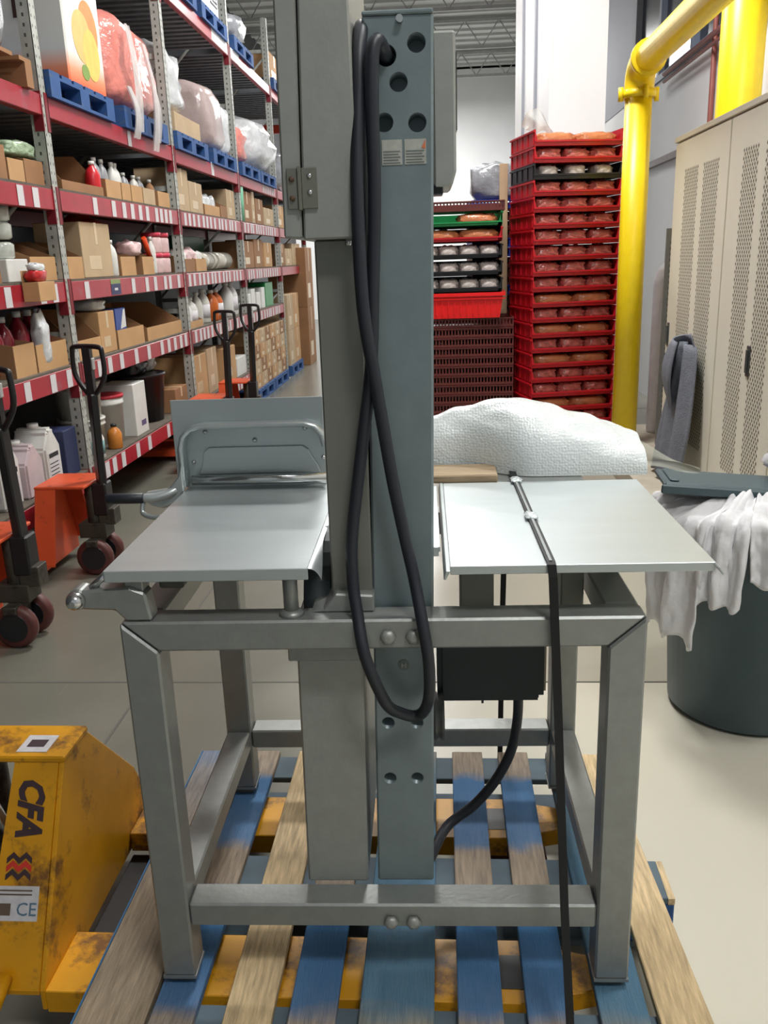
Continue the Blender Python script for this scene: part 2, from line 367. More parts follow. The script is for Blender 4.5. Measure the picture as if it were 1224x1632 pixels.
# legs
for x, side in ((X0, -1), (X1 - TW, 1)):
    for y in (YF, YR):
        leg = B().prism([(x, 0.212), (x + TW, 0.212), (x + TW, 0.985 - (TW if side < 0 else 0) + 0.008), (x, 0.985 - (0 if side < 0 else TW) + 0.008)] if False else
                        ([(x, 0.212), (x + TW, 0.212), (x + TW, 0.930), (x, 0.988)] if side < 0 else [(x, 0.212), (x + TW, 0.212), (x + TW, 0.988), (x, 0.930)]), 1, y, y + TW)
        lo = leg.build('leg', FR, saw, 0.004)
        B().box(x - 0.001, x + TW + 0.001, y - 0.001, y + TW + 0.001, 0.206, 0.213).build('leg_plate', FR, lo)
        B().box(x + 0.010, x + TW - 0.010, y + 0.012, y + TW - 0.008, 0.19, 0.207).build('foot', mat('worn_foot_iron', sr(96, 98, 94), 0.6, 0.3), lo)
# rails
def rail_x(y, nm):
    return B().prism([(X0 + 0.002, 0.990), (X1 - 0.002, 0.990), (X1 - TW - 0.001, 0.933), (X0 + TW + 0.001, 0.933)], 1, y, y + 0.062).build(nm, FR, saw, 0.004)
rail_x(YF, 'top_rail'); rail_x(YR + 0.003, 'top_rail')
for x in (X0, X1 - TW):
    B().box(x + 0.002, x + TW - 0.002, TW + 0.001, YR - 0.001, 0.935, 0.989).build('top_rail', FR, saw, 0.004)
    B().box(x + 0.003, x + TW - 0.003, TW + 0.001, YR - 0.001, 0.333, 0.386).build('lower_rail', FR, saw, 0.004)
for y in (YF + 0.002, YR + 0.002):
    B().box(X0 + TW + 0.001, X1 - TW - 0.001, y, y + 0.062, 0.333, 0.386).build('lower_rail', FR, saw, 0.004)
# column with lightening holes
colp = [(-0.024, 0.386), (0.089, 0.386), (0.115, 1.958), (0.005, 1.958)]
column = B().prism(colp, 1, 0.07, 0.19).build('column', FR2, saw, 0.004)
cc = B()
for (x, z, r) in ((0.088, 1.916, .0145), (0.059, 1.862, .0145), (0.035, 1.805, .0145), (0.087, 1.803, .0145), (0.008, 0.746, .0125), (0.063, 0.746, .0125), (0.008, 0.625, .0125), (0.061, 0.625, .0125), (0.041, 1.900, .016)):
    cc.cyl((x, 0.04, z), (x, 0.125, z), r, n=20)
cut(column, cc)
B().prism([(0.0055, 1.955), (0.1145, 1.955), (0.1145, 1.962), (0.0055, 1.962)], 1, 0.066, 0.194).build('cap_plate', FR2, saw, 0.002)
B().cyl((0.063, 0.058, 1.948), (0.063, 0.07, 1.948), 0.0055, n=10).build('bolt', CHROME, saw)
for (x, z) in ((0.017, 0.957), (0.062, 0.957), (0.004, 0.348), (0.048, 0.348)):
    B().lathe([(0.0145, 0), (0.0145, 0.006), (0.011, 0.010), (0.005, 0.012)], n=6, M=Matrix.Translation((x, 0.0005, z)) @ Matrix.Rotation(R(90), 4, 'X')).build('bolt', FR3, saw)
# warning stickers with faded print
stk = mat('worn_sticker', sr(176, 178, 170), 0.5, 0, 0.15, 60); prt = mat('faded_print_grey', sr(112, 120, 118), 0.6); orp = mat('faded_print_orange', sr(214, 120, 80), 0.6)
for x0, x1 in ((0.030, 0.062), (0.066, 0.100)):
    s_ = lbl(B().box(x0, x1, 0.0685, 0.070, 1.742, 1.779).build('warning_sticker', stk, saw), 'pale worn sticker with faded lines of print')
    b = B()
    for k in range(5): b.box(x0 + 0.002, x1 - 0.003 - 0.003 * (k % 2), 0.0680, 0.0686, 1.744 + k * 0.0042, 1.7458 + k * 0.0042)
    b.build('print_line', prt, s_)
B().prism([(0.093, 1.766), (0.099, 1.778), (0.099, 1.764)], 1, 0.0678, 0.0686).build('print_mark', orp, saw)
B().cyl((0.041, 0.0690, 0.868), (0.041, 0.070, 0.868), 0.011, n=18).build('round_emblem', prt, saw)
text('H', 0.014, stk, 'emblem_letter', saw, Z0 @ Matrix.Translation((0.036, 0.0682, 0.863)) @ Matrix.Rotation(R(90), 4, 'X'))
# control box behind the column, right
B().prism([(0.121, 1.945), (0.150, 1.945), (0.150, 1.735), (0.143, 1.712), (0.112, 1.712), (0.112, 1.945)], 1, 0.13, 0.30).build('control_box', FR3, saw, 0.004)
B().box(0.148, 0.153, 0.16, 0.27, 1.80, 1.92).box(0.110, 0.128, 0.15, 0.20, 1.70, 1.715).build('box_cover', BLKP, saw, 0.002)
# upper wheel housing, seam, latch
B().prism([(-0.0955, 1.632), (-0.007, 1.632), (-0.014, 2.36), (-0.075, 2.36)], 1, 0.02, 0.44).build('upper_wheel_guard', FR3, saw, 0.003)
B().prism([(-0.127, 1.636), (-0.0985, 1.634), (-0.078, 2.36), (-0.117, 2.36)], 1, 0.022, 0.44).build('guard_door', FR3, saw, 0.003)
lp = B().box(-0.117, -0.100, 0.016, 0.024, 1.678, 1.738).box(-0.094, -0.070, 0.015, 0.022, 1.678, 1.738).box(-0.100, -0.094, 0.012, 0.024, 1.676, 1.740).build('hinge', mat('tarnished_hinge', sr(128, 128, 118), 0.4, 0.5), saw, 0.001)
for (x, z) in ((-0.109, 1.722), (-0.109, 1.694), (-0.081, 1.726), (-0.081, 1.702)):
    B().lathe([(0.0045, 0), (0.0045, 0.002), (0.002, 0.0045)], n=8, M=Matrix.Translation((x, 0.016, z)) @ Matrix.Rotation(R(90), 4, 'X')).build('screw', CHROME if x > -0.1 else mat('rusty_screw', sr(92, 70, 56), 0.6), lp)
B().cyl((-0.028, 0.06, 1.622), (-0.028, 0.06, 1.633), 0.006, n=8).build('stud', CHROME, saw)
# blade channel post with dark slot beside it
B().prism([(-0.0855, 0.992), (-0.012, 0.992), (-0.008, 1.632), (-0.0845, 1.632)], 1, 0.06, 0.20).build('blade_post', mat('post_grey', sr(126, 127, 120), 0.45, 0.4, 0.05), saw, 0.003)
B().box(-0.012, 0.004, 0.13, 0.20, 0.992, 1.945).build('blade_slot', BLKP, saw)
B().prism([(-0.125, 0.990), (-0.008, 0.990), (-0.008, 1.022), (-0.078, 1.026), (-0.1, 0.998)], 1, 0.035, 0.13).build('post_base', FR, saw, 0.003)
# lower wheel guard: panel under the rail and its dark rounded top
B().prism([(-0.166, 0.386), (-0.044, 0.386), (-0.034, 0.96), (-0.158, 0.96)], 1, 0.068, 0.42).build('lower_wheel_guard', FR3, saw, 0.004)
B().box(-0.175, -0.03, 0.064, 0.069, 0.880, 0.93).build('guard_hanger', FR, saw, 0.002)
prof = [(0.08, 0.96)] + arc(0.24, 0.94, 0.15, 170, 10, 14) + [(0.40, 0.96)]
B().prism(prof, 0, -0.145, -0.092).build('wheel_housing_top', mat('dark_housing', sr(66, 74, 76), 0.4, 0.2), saw, 0.003)
# left table
TZ = 1.09
t1 = B()
t1.box(-0.478, -0.118, -0.004, 0.60, TZ - 0.004, TZ)
t1.box(-0.478, -0.118, -0.006, -0.002, TZ - 0.021, TZ)
t1.box(-0.480, -0.476, -0.004, 0.60, TZ - 0.018, TZ)
def bend(u, v):                         # the inner edge curls down towards the front corner
    y = -0.006 + 0.60 * v; k = max(0.0, 1 - v * 3.6) ** 1.3; a_ = u * R(15 + 60 * k); r_ = 0.020
    return (-0.118 + r_ * math.sin(a_) + 0.004 * u, y, TZ - r_ * (1 - math.cos(a_)) * 1.5)
t1.grid(bend, 8, 24)
lt = t1.build('left_table', STEEL, saw, 0.0012)
B().box(-0.45, -0.417, 0.012, 0.05, 0.99, TZ - 0.004).build('table_post', FR, saw, 0.002)
tp = B().cyl((-0.157, 0.032, 0.99), (-0.157, 0.032, TZ - 0.004), 0.0135, n=16).build('table_post', FR, saw)
B().lathe([(0.024, 0), (0.020, 0.006), (0.014, 0.010)], (-0.157, 0.032, 0.99), 14).build('weld_collar', FR, tp)
B().box(-0.46, -0.42, 0.60, 0.64, 0.99, TZ - 0.02).build('table_post', FR, saw, 0.002)
B().box(-0.17, -0.135, 0.60, 0.64, 0.99, TZ - 0.02).build('table_post', FR, saw, 0.002)
B().box(-0.40, -0.355, 0.05, 0.60, 1.035, 1.068).build('slide_bar', mat('dark_slide', sr(84, 84, 78), 0.5, 0.3), saw, 0.003)
B().box(-0.335, -0.285, 0.50, 0.55, 0.99, 1.075).build('table_support', mat('shade_metal', sr(120, 122, 116), 0.5, 0.3), saw, 0.003)
# stop arm with round knob, front left
kp = [(-0.552, 1.040)] + arc(-0.535, 1.034, 0.019, 150, 60, 6) + [(-0.490, 1.052), (-0.44, 1.056), (-0.412, 1.044), (-0.404, 0.991), (-0.452, 0.991), (-0.470, 1.012), (-0.52, 1.014)] + arc(-0.535, 1.034, 0.019, 270, 190, 6)
arm = B().prism(kp, 1, 0.004, 0.045).build('stop_bracket', FR, saw, 0.004)
B().lathe([(0.0, 0), (0.016, 0), (0.017, 0.008), (0.013, 0.018), (0.005, 0.023)], n=16, M=Matrix.Translation((-0.536, 0.004, 1.034)) @ Matrix.Rotation(R(90), 4, 'X')).build('knob', CHROME, arm)
B().cyl((-0.512, 0.02, 1.050), (-0.476, 0.02, 1.082), 0.0075, n=12).build('stop_rod', CHROME, arm)
# pusher plate with bent frame, rod and crank grip
PY = 0.585
pl = lbl(B().box(-0.506, -0.148, PY, PY + 0.004, 1.088, 1.298).build('pusher_plate', STEEL, saw, 0.001), 'upright sheet-metal pusher plate behind the left table')
lip = [(-0.480, PY - 0.02, 1.10), (-0.482, PY - 0.02, 1.19), (-0.474, PY - 0.02, 1.218), (-0.455, PY - 0.02, 1.235), (-0.43, PY - 0.02, 1.241), (-0.19, PY - 0.02, 1.241), (-0.165, PY - 0.02, 1.234), (-0.150, PY - 0.02, 1.215), (-0.145, PY - 0.02, 1.19)]
def lipribbon(width, pts, th):
    b = B(); P = [Vector(p) for p in pts]; vs = []
    for i, p in enumerate(P):
        d = (P[min(i + 1, len(P) - 1)] - P[max(i - 1, 0)]).normalized(); nn = d.cross(Vector((0, 1, 0))).normalized() * th / 2
        vs += [p - nn + Vector((0, -width / 2, 0)), p + nn + Vector((0, -width / 2, 0)), p + nn + Vector((0, width / 2, 0)), p - nn + Vector((0, width / 2, 0))]
    fs = [(i * 4 + k, i * 4 + (k + 1) % 4, (i + 1) * 4 + (k + 1) % 4, (i + 1) * 4 + k) for i in range(len(P) - 1) for k in range(4)] + [(3, 2, 1, 0), tuple((len(P) - 1) * 4 + k for k in range(4))]
    return b.add(vs, fs, True)
fl = lipribbon(0.050, lip, 0.010).build('bent_frame', STEEL, pl)
# inner recess plate and its outline
ip = [(-0.450, 1.120), (-0.440, 1.150), (-0.438, 1.165)] + [(-0.435, 1.175), (-0.422, 1.185), (-0.20, 1.185), (-0.186, 1.175), (-0.18, 1.160), (-0.165, 1.135), (-0.160, 1.120)]
B().prism(ip, 1, PY - 0.006, PY - 0.001).build('inner_plate', STEEL, pl, 0.0015)
for (x, z) in ((-0.428, 1.222), (-0.192, 1.226), (-0.312, 1.200), (-0.462, 1.150), (-0.152, 1.155)):
    B().lathe([(0.0055, 0), (0.0055, 0.004), (0.0025, 0.008)], n=8, M=Matrix.Translation((x, PY - 0.001, z)) @ Matrix.Rotation(R(90), 4, 'X')).build('rivet', CHROME, pl)
B().cyl((-0.462, PY - 0.030, 1.112), (-0.142, PY - 0.030, 1.112), 0.0115, n=16).build('guide_rod', CHROME, pl)
cr = [(-0.484, PY - 0.02, 1.135), (-0.488, PY - 0.03, 1.105), (-0.510, PY - 0.05, 1.088), (-0.545, PY - 0.06, 1.080), (-0.572, PY - 0.06, 1.079)]
B().tube(cr, 0.011, 12).build('crank_arm', STEEL, pl)
B().prism([(-0.478, 1.16), (-0.492, 1.125), (-0.515, 1.098), (-0.572, 1.090), (-0.576, 1.072), (-0.560, 1.058), (-0.535, 1.050), (-0.50, 1.060), (-0.478, 1.092)], 1, PY - 0.052, PY - 0.036).build('crank_casting', STEEL, pl, 0.004)
B().cyl((-0.572, PY - 0.06, 1.079), (-0.662, PY - 0.06, 1.079), 0.0125, n=16).build('crank_grip', BLACK, pl, 0.002)
B().tube([(-0.575, PY - 0.06, 1.07), (-0.575, PY - 0.07, 1.045), (-0.54, PY - 0.09, 1.04), (-0.50, PY - 0.09, 1.050)], 0.006, 8).build('crank_link', STEEL, pl)
# right table
t2 = B()
t2.box(0.128, 0.575, -0.004, 0.565, TZ - 0.004, TZ)
t2.box(0.128, 0.575, -0.006, -0.002, TZ - 0.016, TZ)
t2.prism([(0.575, TZ), (0.583, TZ - 0.014), (0.580, TZ - 0.014), (0.572, TZ - 0.004)], 1, -0.03, 0.565)
t2.prism([(0.128, TZ), (0.120, TZ + 0.001), (0.116, TZ - 0.016), (0.120, TZ - 0.016)], 1, -0.030, 0.565)
rt = t2.build('right_table', STEEL, saw, 0.001)
B().box(0.096, 0.113, 0.10, 0.54, TZ - 0.01, TZ).box(0.098, 0.110, 0.092, 0.10, TZ - 0.016, TZ + 0.002).build('table_insert', STEEL, saw, 0.001)
for (x0, x1, y0, y1) in ((0.155, 0.225, 0.28, 0.34), (0.350, 0.395, 0.20, 0.25)):
    B().box(x0, x1, y0, y1, 0.87, TZ - 0.004).build('table_post', mat('shade_metal', (0, 0, 0)), saw, 0.003)
B().prism([(0.415, 1.07), (0.455, 1.07), (0.462, 0.985), (0.450, 0.985)], 1, 0.25, 0.29).prism([(0.487, 1.07), (0.510, 1.07), (0.468, 0.985), (0.452, 0.985)], 1, 0.25, 0.29).build('table_strut', mat('shade_metal', (0, 0, 0)), saw, 0.002)
B().box(0.13, 0.47, 0.24, 0.30, 0.853, 0.876).build('cross_bar', FR, saw, 0.003)
B().box(0.13, 0.46, 0.566, 0.82, TZ - 0.016, TZ - 0.004).build('rear_shelf', FR, saw, 0.002)
for x in (0.13, 0.42):
    B().box(x, x + 0.04, 0.66, 0.71, 0.99, TZ - 0.017).build('table_post', FR, saw, 0.003)
# motor, pulley and its cord
mo = B().box(0.104, 0.328, 0.24, 0.37, 0.693, 0.835).build('motor', mat('motor_black', sr(26, 38, 44), 0.4, 0.1), saw, 0.012, segs=2)
B().box(0.326, 0.336, 0.28, 0.35, 0.70, 0.80).build('name_plate', mat('tan_plate', sr(150, 138, 120), 0.5), mo)
B().cyl((0.284, 0.34, 0.693), (0.284, 0.34, 0.660), 0.013, n=10).build('cord_gland', BLKP, mo)
B().box(0.10, 0.33, 0.26, 0.34, 0.834, 0.853).build('motor_mount', FR, saw, 0.003)
lbl(B().tube([(0.284, 0.34, 0.675), (0.283, 0.34, 0.60), (0.270, 0.34, 0.52), (0.235, 0.33, 0.45), (0.185, 0.32, 0.39), (0.12, 0.30, 0.345), (0.08, 0.22, 0.32), (0.06, 0.20, 0.31)], 0.0115, 10).build('motor_cord', BLACK, saw), 'thick black cord curving from the motor')
B().lathe([(0.01, 0), (0.05, 0), (0.052, 0.006), (0.046, 0.012), (0.052, 0.018), (0.05, 0.024), (0.01, 0.024)], n=24, M=Matrix.Translation((0.094, 0.24, 0.665)) @ Matrix.Rotation(R(90), 4, 'Y')).build('pulley', mat('pulley_grey', sr(100, 102, 100), 0.4, 0.4), saw)
B().prism([(0.200, 0.69), (0.205, 0.69), (0.205, 0.66), (0.200, 0.66)], 1, 0.3, 0.31).build('mount_bolt', BLKP, saw)
# black hose loop hanging down the column
hose = [(0.041, 0.12, 1.902), (0.039, 0.066, 1.903), (0.030, 0.040, 1.915), (0.022, 0.030, 1.893), (0.019, 0.028, 1.82), (0.018, 0.030, 1.70), (0.010, 0.034, 1.55), (0.003, 0.030, 1.43), (-0.012, 0.034, 1.33), (-0.028, 0.036, 1.23), (-0.042, 0.032, 1.13), (-0.043, 0.025, 1.05), (-0.036, 0.008, 1.00), (-0.026, -0.018, 0.94), (-0.010, -0.018, 0.885), (0.012, -0.005, 0.825), (0.035, 0.02, 0.795), (0.060, 0.03, 0.783), (0.078, 0.02, 0.80),
        (0.088, -0.01, 0.85), (0.088, -0.020, 0.92), (0.080, -0.018, 0.98), (0.066, 0.012, 1.06), (0.052, 0.020, 1.13), (0.034, 0.022, 1.23), (0.020, 0.018, 1.33), (0.008, 0.014, 1.42), (-0.003, 0.012, 1.52), (-0.006, 0.012, 1.63), (-0.003, 0.018, 1.73), (0.002, 0.035, 1.83), (0.005, 0.05, 1.90), (0.008, 0.075, 1.94), (0.004, 0.12, 1.95)]
lbl(B().tube([(x - (0.004 if i > 28 else 0.002 if i > 26 else 0), y, z) for i, (x, y, z) in enumerate(hose)], 0.0108, 12, sub=5).build('power_hose', BLACK, saw), 'thick black hose looping down in front of the column')

# strap lashing the saw, over the right table
strp = [(0.292, 0.90, 0.08), (0.292, 0.84, 0.6), (0.292, 0.760, 1.02), (0.296, 0.745, 1.10), (0.297, 0.58, TZ + 0.004), (0.298, 0.26, TZ + 0.003), (0.300, 0.0, TZ + 0.003), (0.300, -0.010, TZ + 0.001), (0.302, -0.014, TZ - 0.02), (0.313, -0.018, 0.87), (0.326, -0.085, 0.45), (0.338, -0.165, 0.12), (0.339, -0.168, 0.03), (0.339, -0.12, 0.022)]
th = 0.004
st = thing('lashing_strap', 'narrow black strap running over the right saw table and down across the front rail', 'strap', (-0.12, 1.41, 0.19), R(1.1))
B().ribbon(strp, (0.015, 0, 0), 0.003).build('webbing', STRAP, st)
tapem = mat('crumpled_clear_tape', sr(214, 222, 224), 0.12, 0.1, 0.3, 40, 0.8, bscale=90)
for y in (0.56, 0.27): B().blob((0.297, y, TZ + 0.002), (0.026, 0.05, 0.008), 0.4, y * 10, 10, 6, 0.7).build('tape_patch', tapem, st)
B().ribbon([(0.2955, 0.56, TZ + 0.0065), (0.2995, 0.0, TZ + 0.0055)], (0.005, 0, 0), 0.001).build('strap_stripe', mat('strap_edge_grey', sr(140, 146, 146), 0.4), st)

# board and bubble wrap behind the right table
bd = MB().box(-0.06, 0.125, 1.985, 2.10, 1.087, 1.106).build('wooden_board', mat('short_board_wood', sr(160, 140, 112), 0.8, 0, 0.2, 9, 0.2, stretch=(1, 8, 8)), None, 0.003)
tag(bd, 'short brown wooden board lying across the rear of the right saw table', 'board')
def bubble():
    m = mat('bubble_wrap', sr(222, 228, 228), 0.22, 0, 0.04, 6, 0)
    nt = m.node_tree; b = nt.nodes['Principled BSDF']; tc = [n for n in nt.nodes if n.type == 'TEX_COORD'][0]
    vo = nt.nodes.new('ShaderNodeTexVoronoi'); vo.inputs['Scale'].default_value = 150; vo.inputs['Randomness'].default_value = 0.6
    nt.links.new(tc.outputs['Object'], vo.inputs['Vector'])
    bp = nt.nodes.new('ShaderNodeBump'); bp.inputs['Strength'].default_value = 0.4; bp.inputs['Distance'].default_value = 0.004; bp.invert = True
    nt.links.new(vo.outputs['Distance'], bp.inputs['Height']); nt.links.new(bp.outputs[0], b.inputs['Normal'])
    return m
def bw(u, v):
    x = -0.08 + 0.56 * u; a = math.pi * v
    h = 0.158 * (math.sin(math.pi * min(1, (u + 0.32) / 1.30)) ** 0.8 if u > 0.0 else 0.8)
    h = 0.045 + 0.112 * max(0.0, math.sin(math.pi * (0.18 + 0.80 * u))) ** 0.75
    n_ = noise.noise(Vector((x * 6, v * 3, 1.3))) * 0.022 + noise.noise(Vector((x * 18, v * 9, 4))) * 0.010
    sm_ = min(1, max(0, (x - 0.02) / 0.20)); sm_ = sm_ * sm_ * (3 - 2 * sm_)
    y = 2.185 - 0.02 * sm_ - math.cos(a) * (0.055 + 0.075 * sm_)
    z = 1.088 + h * (math.sin(a) ** 0.55 if 0 < v < 1 else 0) + n_ * (1 if 0 < v < 1 else 0)
    return (x, y, z)
bwt = thing('bubble_wrap', 'crumpled mound of white bubble wrap heaped behind the right saw table', 'bubble wrap', (0, 0, 1.1))
MB(Matrix.Translation((0, 0, -1.1))).grid(bw, 60, 30).build('wrap_heap', bubble(), bwt)
def tail(u, v):
    x = 0.425 + 0.20 * u; z = 1.165 - 0.09 * u ** 1.2 - v * (0.08 * (1 - u)) + 0.006 * math.sin(7 * u + 5 * v)
    return (x, 2.10 + 0.03 * (1 - v) - 0.01 * math.sin(6 * v), z)
MB(Matrix.Translation((0, 0, -1.1))).grid(tail, 16, 10).build('loose_film', mat('thin_milky_film', sr(176, 178, 164), 0.4, 0, 0.05, alpha=0.5), bwt)

# ================================================================ pallet under the saw
pal = thing('blue_pallet', 'worn blue and bare-wood block pallet carrying the saw, raised on the yellow jack', 'pallet', (-0.13, 1.77, 0.03))
PZ = Matrix.Translation((0.13, -1.77, -0.03))
bands = [(-9, 0.15), (-0.455, 0.1), (-0.41, 0.85), (-0.16, 1.0), (-0.10, 0.75), (-0.065, 0.05), (0.06, 0.05), (0.09, 0.8), (0.36, 0.95), (0.40, 0.1), (9, 0.05)]
bl = sr(46, 104, 152); tl = sr(58, 108, 138)
BW1 = board_mat('deck_board_worn', sr(150, 134, 112), bl, [(-9, 0), (-0.46, 0), (-0.44, 0.0), (0.0, 0.08), (0.4, 0.3), (9, 0.6)])
BW2 = board_mat('deck_board_blue', sr(148, 132, 112), bl, bands)
BW3 = board_mat('deck_board_bare', sr(196, 172, 132), bl, [(-9, 0), (-0.1, 0.02), (0.1, 0.06), (9, 0)])
BW4 = board_mat('deck_board_teal', sr(132, 128, 112), tl, [(-9, 0.2), (-0.46, 0.1), (-0.40, 0.85), (0.0, 0.85), (0.2, 0.7), (0.42, 0.6), (9, 0.2)])
BWS = mat('slate_under_board', sr(84, 100, 110), 0.8, 0, 0.2, 8)
boards = [(-0.738, -0.598, BW1), (-0.590, -0.503, BW2), (-0.445, -0.350, BW3), (-0.318, -0.225, BW2), (-0.180, -0.034, BW4), (0.012, 0.100, BW2), (0.146, 0.232, BW2), (0.285, 0.378, BW4)]
for (x0, x1, m_) in boards:
    MB(PZ).box(x0, x1, 1.265, 2.280, 0.170, 0.19).build('deck_board', m_, pal, 0.002)
d9 = MB(PZ).prism([(0.398, 1.255), (0.50, 1.25), (0.452, 2.27), (0.378, 2.27)], 2, 0.170, 0.19).build('deck_board', BW3, pal, 0.002)
lbl(d9, 'loose bare-wood deck board lying slightly askew')
MB(PZ).box(-0.742, -0.7385, 1.265, 2.28, 0.168, 0.1895).build('painted_edge', mat('blue_edge_paint', bl, 0.7), pal)
for y0, y1 in ((1.265, 1.375), (1.70, 1.83), (2.17, 2.28)):
    MB(PZ).box(-0.735, 0.50, y0, y1, 0.152, 0.1695).build('stringer_board', BWS, pal, 0.002)
    MB(PZ).box(-0.735, 0.50, y0, y1, 0.03, 0.047).build('bottom_board', BWS, pal, 0.002)
    for x0, x1 in ((-0.735, -0.60), (-0.19, -0.04), (0.37, 0.515 if 1.6 < y0 < 1.8 else 0.50)):
        bo = MB(PZ).box(x0, x1, y0, y1 - 0.002, 0.0475, 0.1515).build('block', mat('block_blue', sr(34, 74, 128), 0.8, 0, 0.15), pal, 0.004)
        if x1 > 0.51: MB(PZ).box(x0 + 0.13, x1, y0, y1, 0.1515, 0.168).build('block_top', BW3, bo)

# ================================================================ pallet jacks
def pallet_jack(name, label, paint, loc, rz, yellow=False, lean=0.0, hy=0.0):
    """origin on the floor under the bulkhead centre; forks along +X; steering wheels and handle at -X"""
    t = thing(name, label, 'pallet jack', loc, rz, None)
    fz = 0.15 if yellow else 0.10
    for s in (-1, 1):
        y0, y1 = (s * 0.345, s * 0.175) if yellow else (s * 0.27, s * 0.11); y0, y1 = min(y0, y1), max(y0, y1)
        f = MB().box(0.0, 1.0, y0, y1, fz - 0.008, fz).box(0.0, 1.0, y0, y0 + 0.006, fz - 0.055, fz - 0.004).box(0.0, 1.0, y1 - 0.006, y1, fz - 0.055, fz - 0.004)
        f.prism([(1.0, y0), (1.0, y1), (1.15, (y0 + y1) / 2 + 0.045), (1.15, (y0 + y1) / 2 - 0.045)], 2, fz - 0.045, fz)
        fo = f.build('fork', paint, t, 0.002)
        yc = (y0 + y1) / 2
        if yellow:
            MB().box(0.94, 1.00, yc - 0.05, yc + 0.04, fz, fz + 0.001).build('fork_slot', BLKP, fo)
        for xr in (0.98, 1.07):
            MB().cyl((xr, yc - 0.035, 0.041), (xr, yc + 0.035, 0.041), 0.041, n=16).build('load_roller', WHEEL, fo)
        MB().box(0.2, 0.95, yc - 0.012, yc + 0.012, 0.05, 0.075).build('push_rod', GREASE, fo)
    if yellow: MB().box(0.004, 0.13, -0.17, 0.17, 0.045, 0.09).build('gap_shade_plate', BLACKP, t, 0.003)  # added black plate standing in for the deep shade under the pallet
    # bulkhead (A-frame)
    c = 0.0
    if yellow:
        pts = [(-0.345, fz - 0.05), (-0.345, fz), (-0.115, 0.554), (0.015, 0.554), (0.26, 0.30), (0.345, fz), (0.345, fz - 0.05)]
    else:
        pts = [(-0.27, 0.05), (-0.27, 0.12), (-0.15, 0.50), (0.15, 0.50), (0.27, 0.12), (0.27, 0.05)]
    bk = MB().prism(pts, 0, -0.012, 0.0).build('bulkhead', paint, t, 0.003)
    # sloping near and far gussets + top plate
    for a, b_ in ((pts[1], pts[2]), (pts[-2], pts[-3]) if not yellow else (pts[-2], pts[-3])):
        th_ = 0.010
        vs = []
        for xx in (-0.112, -0.012):
            for p in (a, b_):
                vs += [(xx, p[0], p[1]), (xx, p[0], p[1] - th_)]
        wid = 0.03 if yellow else 0.0
        vs[0] = (vs[0][0] - wid, vs[0][1], vs[0][2]); vs[1] = (vs[1][0] - wid, vs[1][1], vs[1][2])
        MB().add(vs, [(0, 4, 6, 2), (1, 3, 7, 5), (0, 1, 5, 4), (2, 6, 7, 3), (0, 2, 3, 1), (4, 5, 7, 6)]).build('gusset', paint, bk)
    zt = pts[2][1]
    top = MB().box(-0.27, 0.002, pts[2][0] - 0.004, pts[3][0] + 0.004, zt - 0.004, zt + 0.012).build('top_plate', paint, t, 0.004)
    # pump, steering yoke, wheels
    xw = -0.25
    pu = MB().cyl((xw, 0, 0.21), (xw, 0, zt - 0.006), 0.045, n=14).box(xw - 0.07, xw + 0.08, -0.06, 0.06, 0.20, 0.28).box(xw - 0.12, xw - 0.03, -0.045, 0.045, 0.27, 0.36).build('pump', GREASE, t, 0.003)
    MB().cyl((xw + 0.06, -0.05, 0.3), (xw + 0.02, -0.05, 0.42), 0.014, n=8).build('valve', CHROME, pu)
    MB().box(xw - 0.03, xw + 0.03, -0.12, 0.12, 0.165, 0.20).box(xw - 0.02, xw + 0.02, -0.045, 0.045, 0.10, 0.17).build('axle_yoke', GREASE, t, 0.003)
    for s in (-1, 1):
        wh = MB().lathe([(0.03, -0.026), (0.085, -0.026), (0.097, -0.018), (0.100, 0), (0.097, 0.018), (0.085, 0.026), (0.03, 0.026)], n=24, M=Matrix.Translation((xw, s * 0.078, 0.100)) @ Matrix.Rotation(R(90), 4, 'X')).build('steer_wheel', WHEEL, t)
        MB().cyl((xw, s * 0.078 - 0.029, 0.1), (xw, s * 0.078 + 0.029, 0.1), 0.066, n=20).build('wheel_hub', BLKP, wh)
    # handle
    if not yellow:
        h0 = Vector((xw - 0.05, 0, 0.34)); h1 = Vector((xw - 0.05 - lean, hy, 0.98)); h2 = h1 + Vector((-0.004, 0, 0.0))
        hd = MB().box(-0.02, 0.02, -0.035, 0.035, 0, (h1 - h0).length, M=Matrix.Translation(h0) @ (h1 - h0).to_track_quat('Z', 'Y').to_matrix().to_4x4()).build('handle_shaft', BLACKP, t, 0.006)
        MB().box(xw - 0.09, xw - 0.01, -0.05, 0.05, 0.32, 0.50).build('handle_socket', BLACKP, t, 0.008)
        x = h1.x; y = h1.y
        lp_ = [(x, y, 0.96), (x, y - 0.05, 1.00), (x, y - 0.10, 1.08), (x, y - 0.10, 1.19), (x, y - 0.085, 1.215), (x, y, 1.22), (x, y + 0.085, 1.215), (x, y + 0.10, 1.19), (x, y + 0.10, 1.08), (x, y + 0.05, 1.00), (x, y, 0.96)]
        MB().tube([Matrix.Translation((x, y, 0)) @ Matrix.Rotation(R(68), 4, 'Z') @ Matrix.Translation((-x, -y, 0)) @ Vector(p) for p in lp_], 0.013, 8, sub=4).box(x - 0.02, x + 0.02, y - 0.02, y + 0.02, 0.97, 1.215).build('grip_loop', BLACKP, t)
        MB().box(x - 0.028, x - 0.018, y - 0.02, y + 0.012, 1.10, 1.16).build('release_lever', mat('lever_grey', sr(170, 170, 168), 0.4), t, 0.003)
    return t
yj = pallet_jack('pallet_jack', 'scuffed yellow pallet jack with dark lettering, forks under the blue pallet', YELJ, (-0.85, 1.76, 0), 0, True)
